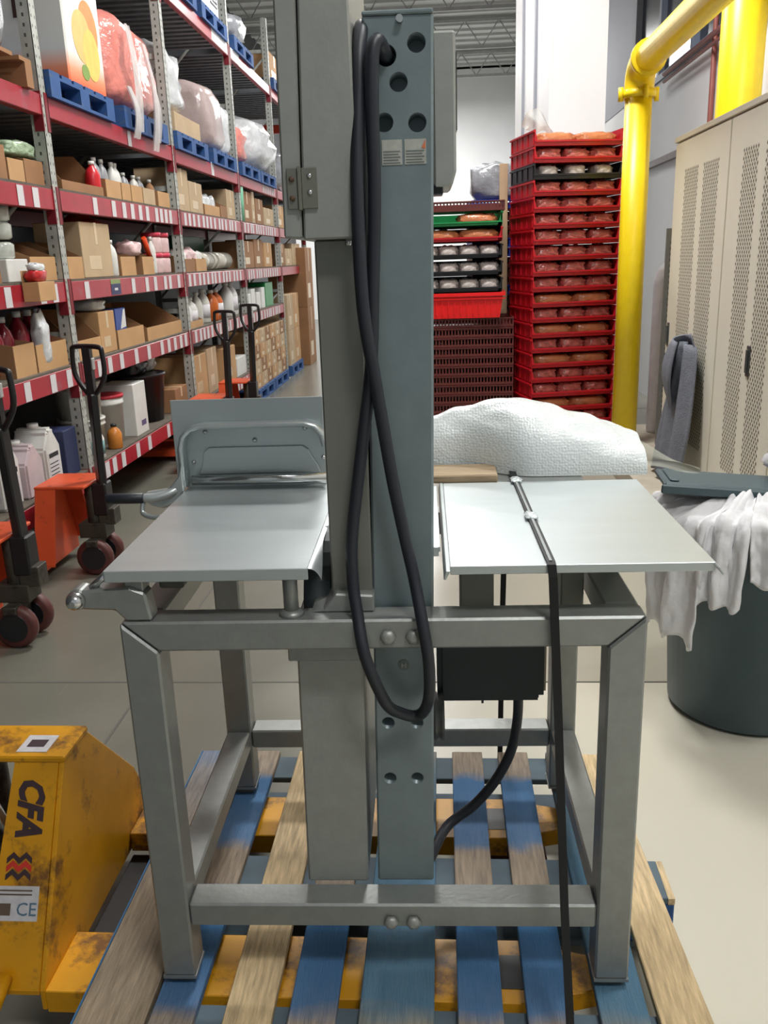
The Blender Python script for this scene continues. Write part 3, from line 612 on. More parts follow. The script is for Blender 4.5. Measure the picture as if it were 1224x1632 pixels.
# lettering on the near sloping gusset of the yellow jack
a = Vector((0, -0.345, 0.15)); b_ = Vector((0, -0.115, 0.554)); up = (b_ - a).normalized(); nrm = Vector((0, -up.z, up.y)).normalized()
def on_face(x, s, h=0.0012):          # x across, s along the slope from the base
    p = a + up * s + nrm * h; return Vector((x, p.y, p.z))
FACE = Matrix((( -0.0, 1.0, 0, 0), (-up.y, 0, nrm.y, 0), (-up.z, 0, nrm.z, 0), (0, 0, 0, 1)))   # text x runs down the slope, text y runs to +x
PRT = mat('dark_logo_print', sr(62, 44, 50), 0.6, 0, 0.2)
def put(body, size, x, s, m_, nm, sx=1.0, shear=0.0):
    p = on_face(x, s)
    T = Matrix.Translation(p) @ FACE  @ Matrix(((sx, shear, 0, 0), (0, 1, 0, 0), (0, 0, 1, 0), (0, 0, 0, 1)))
    return text(body, size, m_, nm, yj, T, bold=0.0035)
put('CFA', 0.078, -0.092, 0.430, PRT, 'logo_lettering', 0.85, 0.25)
for k, m_ in ((0, PRT), (1, mat('red_logo_print', sr(206, 52, 40), 0.6)), (2, PRT)):
    b = MB(); s0 = 0.262 - k * 0.017
    pts_ = [on_face(-0.108 + 0.014 * i, s0 + (0.006 if i % 2 else -0.006)) for i in range(5)]
    b.ribbon(pts_, up * 0.012, 0.001); b.build('logo_wave', m_, yj)
sl = MB(); q = [on_face(-0.135, 0.135, 0.0008), on_face(-0.03, 0.135, 0.0008), on_face(-0.03, 0.205, 0.0008), on_face(-0.135, 0.205, 0.0008)]
lbl(sl.add([tuple(p) for p in q] + [tuple(p - nrm * 0.0008) for p in q], [(0, 1, 2, 3), (4, 7, 6, 5), (0, 4, 5, 1), (1, 5, 6, 2), (2, 6, 7, 3), (3, 7, 4, 0)]).build('rating_label', LABELW, yj), 'white rating sticker with small marks')
UPR_T = Matrix(((1.0, 0, 0, 0), (0, up.y, nrm.y, 0), (0, up.z, nrm.z, 0), (0, 0, 0, 1)))
text('CE', 0.038, mat('blue_grey_print', sr(90, 120, 140), 0.6), 'label_marks', yj, Matrix.Translation(on_face(-0.078, 0.146, 0.0014)) @ UPR_T)
b = MB()
for k in range(2): b.ribbon([on_face(-0.13, 0.188 + k * 0.008, 0.0014), on_face(-0.045, 0.188 + k * 0.008, 0.0014)], up * 0.003, 0.0005)
b.ribbon([on_face(-0.125, 0.158, 0.0014), on_face(-0.09, 0.158, 0.0014)], up * 0.024, 0.0005)
b.build('label_print', mat('brown_print', sr(100, 84, 70), 0.6), yj)
MB().box(-0.115, -0.045, -0.10, -0.03, 0.566, 0.5675).build('top_sticker', LABELW, yj)
MB().box(-0.10, -0.06, -0.08, -0.05, 0.5675, 0.568).build('sticker_print', PRT, yj)
MB().cyl((-0.085, -0.34, 0.18), (-0.085, -0.41, 0.155), 0.018, n=12).build('spigot', YELJ, yj)
for i, (y, lx) in enumerate(((3.50, -2.14), (4.42, -2.14), (7.35, -2.14), (8.35, -2.14))):
    L_ = ['orange pallet jack parked nearest at left, half cut off by the frame edge', 'orange pallet jack with black loop handle parked second from the left edge', 'orange pallet jack far down the aisle, the nearer of two beside the racks', 'orange pallet jack far down the aisle, the farther of two beside the racks'][i]
    t = pallet_jack('pallet_jack', L_, ORJ, (lx, y, 0), math.pi, False, 0.03 if i else 0.0, 0.04)
    t['group'] = 'orange pallet jacks'

# ================================================================ racks on the left
YU = [2.72, 5.17, 7.62, 10.03, 12.35, 14.75]
XF = -2.2; XB = -3.25
LV = {'E': 0.39, 'D': 1.04, 'C': 1.53, 'B': 2.04, 'A': 2.535, 'T': 3.80}
rack = thing('pallet_rack', 'long warehouse pallet rack with grey uprights and red beams covered in price labels', 'rack', (XF, 2.7, 0))
RK = Matrix.Translation((-XF, -2.7, 0))
up_me = None; hole_me = None
def upright(x, y):
    b = MB(RK).box(x - 0.07, x, y - 0.04, y - 0.036, 0.0, 4.6).box(x - 0.07, x, y + 0.036, y + 0.04, 0, 4.6).box(x - 0.004, x, y - 0.04, y + 0.04, 0, 4.6)
    b.box(x - 0.09, x + 0.02, y - 0.06, y + 0.06, 0, 0.008)
    return b.build('upright', UPR, rack)
for y in YU:
    u0 = upright(XF, y)
    h = MB(RK)
    for k in range(88):
        z = 0.12 + k * 0.05
        for s in (-1, 1): h.box(XF - 0.0005, XF + 0.0006, y + s * 0.020 - 0.0035, y + s * 0.020 + 0.0035, z, z + 0.015)
    for k in range(88): h.box(XF - 0.045, XF - 0.033, y - 0.0406, y - 0.0398, 0.12 + k * 0.05, 0.138 + k * 0.05)
    stuff(h.build('slot_hole', mat('slot_shadow', sr(74, 74, 72), 0.8), u0))
    upright(XB + 0.07, y)
    br = MB(RK)
    for z in (0.25, 1.2, 2.2, 3.2, 4.2): br.box(XB + 0.07, XF - 0.07, y - 0.015, y + 0.015, z, z + 0.04)
    for k, z in enumerate((0.3, 1.25, 2.25, 3.25)):
        br.cyl((XB + 0.05, y, z), (XF - 0.05, y, z + 0.9), 0.014, n=6)
    br.build('brace', UPR, rack)
LABY = {  # label positions measured along each beam of the two nearest bays
 ('B', 1): [5.75, 6.08, 6.28, 6.45, 6.62, 6.78, 7.00, 7.12, 7.24, 7.36],
 ('B', 0): [4.72, 4.90, 3.2, 3.7], ('A', 1): [6.55], ('A', 0): [], ('C', 0): [4.42, 4.82, 4.98],
 ('C', 1): [5.45, 6.30, 6.60, 6.80, 7.05, 7.18, 7.42], ('D', 0): [4.48, 4.80, 5.02, 3.9],
 ('D', 1): [5.50, 5.68, 5.90, 6.20, 6.48, 6.80, 6.98, 7.15, 7.32, 7.46], ('E', 0): [5.05, 4.2], ('E', 1): [5.42, 5.55, 5.72, 6.02, 6.28, 6.75, 7.1],
}
lab0 = None
def label_at(par, y, zt, hh, w_=0.06):
    global lab0
    if lab0 is None:
        lab0 = MB().box(0, 0.0015, -0.5, 0.5, -0.5, 0.5).build('price_label', LABELW, par)
        o = lab0
    else:
        o = lab0.copy(); COL.objects.link(o); o.parent = par
    o.location = (0.0552 - 0.055 + 0.001 - 0.0, y - 2.7, zt - hh / 2 - 0.008); o.scale = (1, w_, hh); return o
for lv, z in LV.items():
    for i in range(5):
        if lv == 'E' and i >= 3: continue
        if lv == 'D' and i == 4: continue
        y0, y1 = YU[i] + 0.042, YU[i + 1] - 0.042
        hb = 0.11 if lv in 'AT' else 0.115
        b = MB(RK).box(XF - 0.05, XF, y0, y1, z - hb, z)
        o = b.build('beam', RACKRED, rack, 0.004)
        MB(RK).box(XF - 0.05, XF + 0.004, y0 - 0.004, y0 + 0.006, z - 0.19, z + 0.015).box(XF - 0.001, XF + 0.004, y0 - 0.04, y0 + 0.004, z - 0.19, z + 0.015).build('beam_connector', mat('connector_red', sr(120, 24, 36), 0.5), o)
        MB(RK).box(XF - 0.05, XF + 0.004, y1 - 0.006, y1 + 0.004, z - 0.19, z + 0.015).build('beam_connector', mat('connector_red', (0, 0, 0)), o)
        MB(RK).box(XB, XB + 0.05, y0, y1, z - hb, z).build('beam', RACKRED, rack)
        # decking
        if lv in 'AT':
            d = MB(RK).box(XB + 0.05, XF - 0.05, y0, y1, z - 0.024, z - 0.004)
            for k in range(int((y1 - y0) / 0.15)): d.box(XB + 0.05, XF - 0.05, y0 + k * 0.15, y0 + k * 0.15 + 0.07, z - 0.062, z - 0.024)
            d.build('deck_panel', CORR, rack)
        else:
            MB(RK).box(XB + 0.02, XF - 0.002, y0, y1, z - 0.001, z + 0.012).build('deck_panel', DECK, rack)
        if (lv, i) in LABY: ys = LABY[(lv, i)]
        elif lv in 'AT' or i == 4: ys = []
        else:
            rr = random.Random(hash((ord(lv), i))); ys = [y0 + 0.12 + k * 0.15 + rr.uniform(-.03, .03) for k in range(int((y1 - y0 - 0.2) / 0.15))]
        for y in ys: 
            lo = label_at(o, y, z, 0.102, 0.072)
        if (lv, i) == ('A', 3):
            for k in range(7): label_at(o, 11.4 + k * 0.12, z, 0.09, 0.06)
        if (lv, i) == ('A', 2): label_at(o, 8.9, z + 0.02, 0.12, 0.1)
        if (lv, i) == ('C', 1):
            MB(RK).box(XF, XF + 0.002, 5.86, 6.04, z - 0.105, z - 0.035).build('aisle_sign', mat('navy_sign', sr(48, 52, 92), 0.5), o)
            MB(RK).box(XF, XF + 0.002, 5.86, 6.04, z - 0.035, z - 0.005).build('sign_strip', mat('green_sign', sr(130, 146, 92), 0.5), o)
            MB(RK).box(XF + 0.002, XF + 0.003, 5.92, 5.98, z - 0.078, z - 0.062).build('sign_print', LABELW, o)
        if (lv, i) == ('T', 2): MB(RK).box(XF, XF + 0.002, 9.3, 9.95, z - 0.10, z - 0.0).build('white_placard', mat('placard_white', sr(236, 236, 236), 0.5), o)
        if (lv, i) == ('T', 3): MB(RK).box(XF, XF + 0.002, 10.1, 10.5, z - 0.10, z - 0.0).build('white_placard', mat('placard_white', (1, 1, 1)), o)
MB(RK).box(-3.9, XF - 0.07, 14.70, 14.76, 3.55, 3.67).build('end_beam', mat('orange_red_beam', sr(196, 60, 36), 0.5), rack)

BAYN = ['nearest bay', 'second bay', 'third bay', 'fourth bay', 'fifth bay']
LVN = {'E': 'lowest shelf', 'D': 'second shelf', 'C': 'third shelf', 'B': 'fourth shelf', 'A': 'upper pallet level', 'T': 'topmost pallet level', 'F': 'floor'}
CNT = {}
def where(lv, y):
    bay = max(0, min(4, sum(1 for q in YU[1:] if y > q)))
    return LVN[lv], BAYN[bay], bay
def lab(desc, lv, y):
    a_, b_, bay = where(lv, y)
    k = (desc, lv, bay); CNT[k] = CNT.get(k, 0) + 1
    o_ = '' if CNT[k] == 1 else ', %s from near end' % ORD[CNT[k] - 1]
    return desc + ' on ' + a_ + ', ' + b_ + o_
def zof(lv): return 0.0 if lv == 'F' else LV[lv] + (0.012 if lv not in 'AT' else 0.0)

# --- goods
def carton(lv, y0, y1, h, m_=None, desc='closed tan carton', dep=0.35, x=-2.24, z=None, tape=True, grp='cartons on the rack'):
    m_ = m_ or CARD; zz = zof(lv) if z is None else z; L_ = y1 - y0
    t = thing('cardboard_box', lab(desc, lv, (y0 + y1) / 2), 'box', (x, (y0 + y1) / 2, zz), 0, grp)
    MB().box(-dep, 0, -L_ / 2, L_ / 2, 0, h).build('carton_body', m_, t, 0.004)
    if tape:
        MB().box(-dep - 0.001, 0.0015, -0.02, 0.02, h * 0.6, h + 0.0015).box(0, 0.001, -L_ * .3, L_ * .1, h * 0.15, h * 0.4).build('tape_strip', TAPE, t)
    return t
def openbin(lv, y0, y1, h, back=None, m_=None, desc='low open-front cardboard bin', dep=0.4, x=-2.235, grp='open bins on the rack'):
    m_ = m_ or CARD; zz = zof(lv); L_ = y1 - y0; bk_ = back or h * 2.0
    t = thing('open_bin', lab(desc, lv, (y0 + y1) / 2), 'box', (x, (y0 + y1) / 2, zz), 0, grp)
    MB().box(-0.004, 0, -L_ / 2, L_ / 2, 0, h).build('front_flap', m_, t)
    b = MB().box(-dep, -0.004, -L_ / 2, L_ / 2, 0, 0.004).box(-dep, -dep + 0.004, -L_ / 2, L_ / 2, 0.004, bk_)
    for s in (-1, 1):
        yy = s * L_ / 2; ya, yb = min(yy, yy - s * 0.004), max(yy, yy - s * 0.004)
        b.prism([(-0.004, 0.004), (-0.004, h), (-dep * 0.45, bk_), (-dep + 0.004, bk_), (-dep + 0.004, 0.004)], 1, ya, yb)
    b.build('bin_body', CARD3, t)
    return t
def bottle(lv, y, h, r, m_, desc, cap=None, x=-2.32, z=None, nm='bottle', cat='bottle', labm=None, grp='bottles on the rack'):
    zz = zof(lv) if z is None else z
    t = thing(nm, lab(desc, lv, y), cat, (x, y, zz), 0, grp)
    MB().lathe([(r * 0.9, 0), (r, h * 0.04), (r, h * 0.6), (r * 0.75, h * 0.76), (r * 0.35, h * 0.86), (r * 0.33, h * 0.91)], n=12).build('bottle_body', m_, t)
    MB().lathe([(r * 0.42, h * 0.90), (r * 0.42, h), (r * 0.38, h * 1.0)], n=10).build('cap', cap or WHITE, t)
    if labm: MB().lathe([(r * 1.015, h * 0.15), (r * 1.015, h * 0.55)], n=12).build('bottle_label', labm, t)
    return t
def jug(lv, y, h, w_, m_, desc, cap=None, x=-2.34, labm=None):
    t = thing('jug', lab(desc, lv, y), 'jug', (x, y, zof(lv)), 0, 'jugs on the lowest shelf')
    b = MB().prism([(-w_ / 2, 0), (w_ / 2, 0), (w_ / 2, h * 0.62), (w_ * 0.18, h * 0.86), (w_ * 0.18, h * 0.93), (-w_ * 0.18, h * 0.93), (-w_ * 0.18, h * 0.86), (-w_ / 2, h * 0.62)], 0, -w_ / 2, w_ / 2)
    b.build('jug_body', m_, t, w_ * 0.09, segs=2)
    MB().tube([(0, w_ * 0.14, h * 0.88), (0, w_ * 0.42, h * 0.88), (0, w_ * 0.46, h * 0.72), (0, w_ * 0.42, h * 0.6)], w_ * 0.06, 8, sub=3).build('handle', m_, t)
    MB().cyl((0, 0, h * 0.93), (0, 0, h), w_ * 0.16, n=12).build('cap', cap or WHITE, t)
    if labm:
        l_ = MB().box(w_ / 2, w_ / 2 + 0.0015, -w_ * 0.36, w_ * 0.36, h * 0.12, h * 0.55).box(-w_ * 0.36, w_ * 0.36, -w_ / 2 - 0.0015, -w_ / 2, h * 0.12, h * 0.55).build('jug_label', labm, t)
        p = MB()
        for k in range(4): p.box(w_ / 2 + 0.0015, w_ / 2 + 0.002, -w_ * 0.3, w_ * 0.25, h * (0.18 + k * 0.06), h * (0.195 + k * 0.06)).box(-w_ * 0.3, w_ * 0.25, -w_ / 2 - 0.002, -w_ / 2 - 0.0015, h * (0.18 + k * 0.06), h * (0.195 + k * 0.06))
        p.box(w_ / 2 + 0.0015, w_ / 2 + 0.002, -w_ * 0.3, w_ * 0.3, h * 0.46, h * 0.53).box(-w_ * 0.3, w_ * 0.3, -w_ / 2 - 0.002, -w_ / 2 - 0.0015, h * 0.46, h * 0.53)
        p.build('label_print', mat('black_print', sr(40, 40, 44), 0.6), l_)
    return t
def bucket(lv, x, y, h, r, m_, desc, rim=None, z=None):
    t = thing('bucket', lab(desc, lv, y), 'bucket', (x, y, zof(lv) if z is None else z), 0, 'white buckets on the rack')
    MB().lathe([(r * 0.88, 0), (r * 0.97, h * 0.8), (r * 1.03, h * 0.8), (r * 1.03, h * 0.84), (r, h * 0.86), (r, h * 0.97)], n=20).build('bucket_body', m_, t)
    MB().lathe([(r * 1.05, h * 0.94), (r * 1.05, h), (r * 0.9, h)], n=20).build('lid', rim or m_, t)
    return t
def bag(lv, y, h, wy, wx, m_, desc, x=-2.45, z=None, seed=0, nm='plastic_bag', cat='bag', grp='bags on the rack', amp=0.3, power=0.6):
    t = MB().blob((0, 0, 0), (wx, wy, h), amp, seed, 20, 14, power, 2.4).build(nm, m_)
    t.location = (x, y, zof(lv) if z is None else z)
    tag(t, lab(desc, lv, y), cat, grp); return t

# rack pallets
def rpallet():
    t = thing('blue_pallet', '', 'pallet')
    a_ = MB().box(-1.0, 0, -0.07, 0.07, 0.12, 0.14).build('deck_board', BLUEP, t); a_.location = (0, -0.43, 0)
    for k in range(1, 6): c = a_.copy(); COL.objects.link(c); c.location = (0, -0.43 + k * 0.172, 0)
    s_ = MB().box(-0.05, 0.05, -0.5, 0.5, 0.104, 0.12).box(-0.05, 0.05, -0.5, 0.5, 0, 0.018).build('stringer_board', BLUEP, t); s_.location = (-0.05, 0, 0)
    for x in (-0.5, -0.95): c = s_.copy(); COL.objects.link(c); c.location = (x, 0, 0)
    b0 = None
    for x in (-0.05, -0.5, -0.95):
        for y in (-0.43, 0, 0.43):
            if b0 is None: b0 = MB().box(-0.05, 0.05, -0.07, 0.07, 0.018, 0.104).build('block', BLUEP, t); b0.location = (x, y, 0)
            else: c = b0.copy(); COL.objects.link(c); c.location = (x, y, 0)
    return t
rp = None
def place_pallet(lv, yc, desc, x=-2.17):
    global rp
    L_ = lab(desc, lv, yc)
    if rp is None: rp = rpallet(); o = rp
    else: o = dup(rp)
    o.location = (x, yc, zof(lv)); o['label'] = L_; o['group'] = 'blue pallets in the rack'; return o
PT = 0.14
place_pallet('A', 5.72, 'blue pallet under the fruit carton')
place_pallet('A', 6.92, 'blue pallet under the salmon-wrapped goods')
place_pallet('A', 8.18, 'blue pallet under brown crate and white wrap')
place_pallet('A', 9.38, 'blue pallet under mauve wrapped cartons')
place_pallet('A', 10.65, 'blue pallet under small salmon bundle')
place_pallet('A', 11.7, 'blue pallet under white wrapped goods')
place_pallet('T', 8.2, 'blue pallet under grey metal cabinet')
place_pallet('T', 9.38, 'blue pallet under second grey cabinet')
place_pallet('T', 10.7, 'blue pallet with wrapped machine parts')
place_pallet('T', 13.0, 'blue pallet with a tan carton')
place_pallet('F', 10.7, 'blue pallet under stacked cartons')
place_pallet('F', 11.75, 'blue pallet under more stacked cartons')
place_pallet('F', 13.1, 'blue pallet under large tan cartons')
zA = LV['A'] + PT; zT = LV['T'] + PT
# bay 0: wooden pallet with grey-wrapped load
wp = thing('wooden_pallet', 'bare wooden pallet under grey wrapped goods on upper pallet level, nearest rack bay', 'pallet', (-2.17, 4.5, LV['A']), 0)
for k in range(5): MB().box(-1.0, 0, -0.5 + k * 0.215, -0.36 + k * 0.215, 0.12, 0.14).build('deck_board', CARD3, wp)
for y in (-0.5, -0.04, 0.42): MB().box(-1.0, 0, y, y + 0.08, 0.0, 0.12).build('stringer', CARD3, wp)
bag('A', 4.52, 0.85, 0.9, 0.9, GREYBAG, 'large load wrapped in crinkled grey film', x=-2.65, z=zA, seed=3, nm='wrapped_load', cat='load', grp='wrapped loads on the pallet levels', amp=0.1, power=0.3)
# bay 1: fruit carton
def fruit():
    t = thing('fruit_bin', 'large white fruit carton fading to orange with a printed orange, on upper pallet level', 'box', (-2.2, 5.72, zA), 0)
    m = mat('fruit_carton_print', (0.9, 0.9, 0.88), 0.6, 0, 0.02)
    nt = m.node_tree; b = nt.nodes['Principled BSDF']; tc = [n for n in nt.nodes if n.type == 'TEX_COORD'][0]
    sp = nt.nodes.new('ShaderNodeSeparateXYZ'); nt.links.new(tc.outputs['Object'], sp.inputs[0])
    r = nt.nodes.new('ShaderNodeValToRGB'); e = r.color_ramp.elements
    e[0].position = 0.02; e[0].color = sr(232, 104, 60) + (1,); e[1].position = 0.19; e[1].color = sr(222, 222, 216) + (1,)
    x_ = e.new(0.09); x_.color = sr(236, 150, 112) + (1,)
    nt.links.new(sp.outputs['Z'], r.inputs[0]); nt.links.new(r.outputs[0], b.inputs['Base Color'])
    MB().box(-0.95, 0, -0.12, 0.47, 0, 0.72).build('carton_body', m, t, 0.01)
    def disc(y, z, ry, rz_, col, h, nm):
        n = 24
        MB().prism([(y + ry * math.cos(2 * math.pi * i / n), z + rz_ * math.sin(2 * math.pi * i / n)) for i in range(n)], 0, 0, h).build(nm, mat(nm + '_ink', col, 0.6), t)
    disc(0.26, 0.36, 0.15, 0.17, sr(208, 138, 80), 0.0015, 'orange_print')
    disc(0.14, 0.30, 0.15, 0.15, sr(214, 180, 110), 0.002, 'half_orange_print')
    disc(0.27, 0.22, 0.13, 0.15, sr(216, 190, 96), 0.0025, 'slice_print')
    disc(0.14, 0.10, 0.06, 0.045, sr(120, 150, 70), 0.0028, 'leaf_print')
    MB().box(-0.30, -0.25, -0.1225, -0.1195, 0.36, 0.50).build('hand_slot', mat('slot_brown', sr(70, 48, 44), 0.8), t)
    b = MB()
    for i, (y, z) in enumerate(((0.0, 0.62), (0.05, 0.66), (0.12, 0.62), (0.16, 0.60), (0.2, 0.65), (0.25, 0.61), (0.3, 0.64))):
        b.box(0, 0.002, y, y + 0.012, z, z + 0.05).box(0, 0.002, y, y + 0.035, z, z + 0.008)
    b.build('script_print', mat('grey_script', sr(110, 110, 116), 0.6), t)
    return t
fruit()
bag('A', 6.90, 0.60, 0.98, 0.95, PINK, 'salmon pink bagged goods under clear wrap', x=-2.66, z=zA, seed=5, nm='wrapped_load', cat='load', grp='wrapped loads on the pallet levels', amp=0.16, power=0.35)
sw = thing('stretch_wrap_tail', 'loose tails of clear stretch wrap hanging off the salmon load over the beam', 'film', (-2.14, 6.75, 2.45))
for k, (yy, zz0, zz1, dx) in enumerate(((-0.2, 0.75, 0.08, 0.03), (0.12, 0.70, -0.02, 0.05), (0.2, 0.5, 0.05, 0.04), (-0.27, 0.35, 0.02, 0.04))):
    def tf(u, v, yy=yy, zz0=zz0, zz1=zz1, dx=dx, k=k): return (dx * math.sin(3 * v) + 0.012 * math.sin(14 * u + k), yy + (u - 0.5) * 0.07 * (1 + v) + 0.05 * v, zz0 + (zz1 - zz0) * v)
    MB().grid(tf, 8, 10).build('film_strip', mat('clear_wrap_film', sr(220, 218, 218), 0.15, 0, 0.1, alpha=0.6), sw)
# bay 2
carton('A', 7.75, 8.55, 0.16, CARD2, 'shallow tan carton tray', 0.9, z=zA, x=-2.2, tape=False)
bag('A', 8.0, 0.55, 0.62, 0.8, CLEAR, 'white film-wrapped load', x=-2.64, z=zA + 0.16, seed=8, nm='wrapped_load', cat='load', grp='wrapped loads on the pallet levels', amp=0.25, power=0.45)
bag('A', 9.25, 0.62, 0.75, 0.9, mat('mauve_wrap', sr(176, 158, 156), 0.2, 0, 0.12, 6, 0.5), 'mauve film-wrapped cartons', x=-2.65, z=zA, seed=9, nm='wrapped_load', cat='load', grp='wrapped loads on the pallet levels', amp=0.12, power=0.35)
bag('A', 9.72, 0.50, 0.3, 0.7, CLEAR, 'narrow white film-wrapped bundle', x=-2.56, z=zA, seed=19, nm='wrapped_load', cat='load', grp='wrapped loads on the pallet levels', amp=0.12, power=0.35)
bag('A', 10.5, 0.42, 0.55, 0.8, PINK, 'small salmon wrapped bundle', x=-2.6, z=zA, seed=11, nm='wrapped_load', cat='load', grp='wrapped loads on the pallet levels', amp=0.2)
bag('A', 11.5, 0.60, 1.1, 0.9, CLEAR, 'white wrapped bundle reaching the aisle', x=-2.55, z=zA, seed=12, nm='wrapped_load', cat='load', grp='wrapped loads on the pallet levels', amp=0.2)
bag('A', 13.2, 0.60, 1.1, 0.9, GREYBAG, 'grey wrapped bundle', x=-2.6, z=LV['A'], seed=14, nm='wrapped_load', cat='load', grp='wrapped loads on the pallet levels', amp=0.2)
# topmost level
for yc, dd in ((8.15, 'light grey metal cabinet lying'), (9.35, 'light grey louvred metal cabinet')):
    t = thing('metal_cabinet', lab(dd, 'T', yc), 'cabinet', (-2.22, yc, zT), 0, 'grey cabinets on the topmost level')
    MB().box(-0.9, 0, -0.42, 0.42, 0, 0.55).build('cabinet_body', mat('cabinet_grey', sr(158, 162, 164), 0.4, 0.3), t, 0.01)
    lv_ = MB()
    for k in range(9): lv_.box(0, 0.006, 0.10, 0.36, 0.12 + k * 0.04, 0.138 + k * 0.04)
    lv_.build('louvre', mat('louvre_dark', sr(70, 74, 78), 0.5), t)
    MB().box(-0.92, 0.02, -0.44, 0.44, 0.55, 0.60).build('cabinet_lid', WHITE, t, 0.01)
bag('T', 10.7, 0.32, 0.8, 0.8, GREYBAG, 'low heap of film-wrapped metal parts', x=-2.6, z=zT, seed=21, amp=0.3)
carton('T', 12.6, 13.4, 0.35, CARD, 'wide tan carton', 0.8, z=zT)

# fourth shelf (B)
openbin('B', 4.30, 4.68, 0.17, 0.26, CARD3, 'brown cardboard bin')
openbin('B', 4.70, 4.88, 0.115, 0.16, CARD, 'light tan small bin')
openbin('B', 4.89, 5.12, 0.13, 0.16, CARD3, 'darker tan bin under green-and-white pack')
bag('B', 4.93, 0.09, 0.36, 0.3, mat('green_white_film', sr(160, 182, 150), 0.2, 0, 0.4, 18, 0.6), 'green and white crinkly film pack', x=-2.38, z=LV['B'] + 0.142, seed=30)
openbin('B', 5.36, 6.02, 0.06, 0.26, CARD3, 'dark deep open box')
bottle('B', 6.0, 0.22, 0.05, mat('red_bottle', sr(200, 40, 50), 0.3), 'red bottle', z=LV['B'] + 0.016, x=-2.29)
fronts = [(6.08, 6.36), (6.38, 6.56), (6.58, 6.82), (6.84, 7.12), (7.20, 7.50)]
for a0, a1 in fronts:
    openbin('B', a0, a1, 0.12, 0.15, CARD if a0 != 6.84 else CARD2, 'tan small open bin')
gb = mat('grey_bottle', sr(150, 152, 156), 0.3); 
for y, m_ in ((6.15, gb), (6.28, gb), (6.47, WHITE), (6.54, WHITE), (6.70, gb), (6.92, MILKY), (7.04, gb), (7.3, CARD3)):
    bottle('B', y, 0.26 - 0.05 * (y > 6.6), 0.042, m_, 'spray bottle in small bin', z=LV['B'] + 0.016, x=-2.33, grp='bottles in the small bins')
carton('B', 7.72, 8.12, 0.35, CARD2, 'tall pale carton')
carton('B', 8.14, 8.58, 0.27, CARD2, 'pale mid-height carton')
openbin('B', 8.62, 9.20, 0.10, 0.2, CARD, 'wide tan bin of white bags')
for i, y in enumerate((8.75, 8.92, 9.08)): bag('B', y, 0.2, 0.16, 0.2, CLEAR, 'small white bag in bin', x=-2.36, z=LV['B'] + 0.016, seed=40 + i)
openbin('B', 9.24, 9.50, 0.12, 0.2, CARD3, 'small brown bin'); carton('B', 9.56, 9.92, 0.30, CARD2, 'pale leaning carton')
tag(MB(Matrix.Translation((-2.26, 10.22, LV['B'] + 0.012))).lathe([(0.06, 0), (0.06, 0.36), (0.05, 0.37)], n=14).build('mailing_tube', mat('mint_green', sr(128, 190, 158), 0.5)), 'mint green upright tube on fourth shelf up, fourth rack bay', 'tube')
for (y0, y1, h, m_) in ((10.35, 10.8, 0.34, CARD3), (10.84, 11.0, 0.36, CARD2), (11.05, 11.5, 0.3, CARD3), (11.55, 12.2, 0.22, CARD2), (12.5, 13.0, 0.3, CARD), (13.05, 13.5, 0.22, CARD2), (13.6, 14.3, 0.3, CARD)):
    carton('B', y0, y1, h, m_, {CARD3: 'brown carton', CARD2: 'pale carton', CARD: 'tan carton'}[m_])
# third shelf (C)
openbin('C', 4.15, 4.45, 0.12, 0.26, CARD3, 'brown open bin')
for k, z in enumerate((0.0, 0.10, 0.19)):
    t = MB().lathe([(0.06, 0), (0.075, 0.01), (0.078, 0.075), (0.06, 0.088)], n=14).build('glass_jar', mat('cloudy_glass', sr(180, 184, 176), 0.15, 0, 0.3, 20))
    t.location = (-2.33, 4.66, LV['C'] + 0.13 + z - 0.0); tag(t, 'cloudy jar, %s of three stacked on the third shelf up, nearest rack bay' % ('lowest', 'middle', 'topmost')[k], 'jar', 'stacked jars')
carton('C', 4.54, 4.78, 0.118, WHITE, 'low white carton under the stacked jars', 0.25, tape=False)
openbin('C', 4.80, 5.12, 0.13, 0.2, CARD, 'tan open bin'); openbin('C', 5.23, 5.52, 0.13, 0.22, CARD, 'tan open bin beside tall carton')
hc = thing('hanging_carton', 'small torn carton with a red-topped pack hanging on the beam front, nearest rack bay', 'box', (-2.196, 4.68, 1.44), 0)
MB().box(0, 0.09, -0.1, 0.1, 0, 0.1).box(0.0, 0.004, -0.1, 0.1, 0.1, 0.16).build('carton_body', CARD, hc, 0.003)
MB().blob((0.045, -0.02, 0.1), (0.07, 0.15, 0.06), 0.3, 2, 12, 8).build('red_pack', mat('red_white_pack', sr(190, 40, 44), 0.3, 0, 0.5, 14), hc)
MB().blob((0.05, -0.02, 0.155), (0.06, 0.12, 0.04), 0.4, 4, 12, 8).build('film_top', CLEAR, hc)
carton('C', 5.55, 6.05, 0.34, CARD2, 'tall pale upright carton', 0.3, tape=True)
bag('C', 6.45, 0.22, 0.5, 0.3, mat('red_orange_net', sr(196, 44, 22), 0.4, 0, 0.4, 8), 'red-orange net bag held high against the shelf above', x=-2.6, z=LV['C'] + 0.19, seed=50)
carton('C', 6.20, 6.75, 0.178, CARD3, 'dark brown carton under the red net bag', 0.3, x=-2.48, tape=False)
bottle('C', 6.12, 0.24, 0.04, WHITE, 'white rounded bottle', x=-2.27)
openbin('C', 6.20, 6.50, 0.13, 0.15, CARD, 'tan small open bin', 0.16); openbin('C', 6.66, 6.92, 0.13, 0.15, CARD, 'tan small open bin', 0.16)
bag('C', 6.60, 0.11, 0.2, 0.16, mat('red_white_plastic', sr(222, 190, 190), 0.3, 0, 0.3, 25), 'white and red plastic bundle', x=-2.31, z=LV['C'] + 0.147, seed=52)
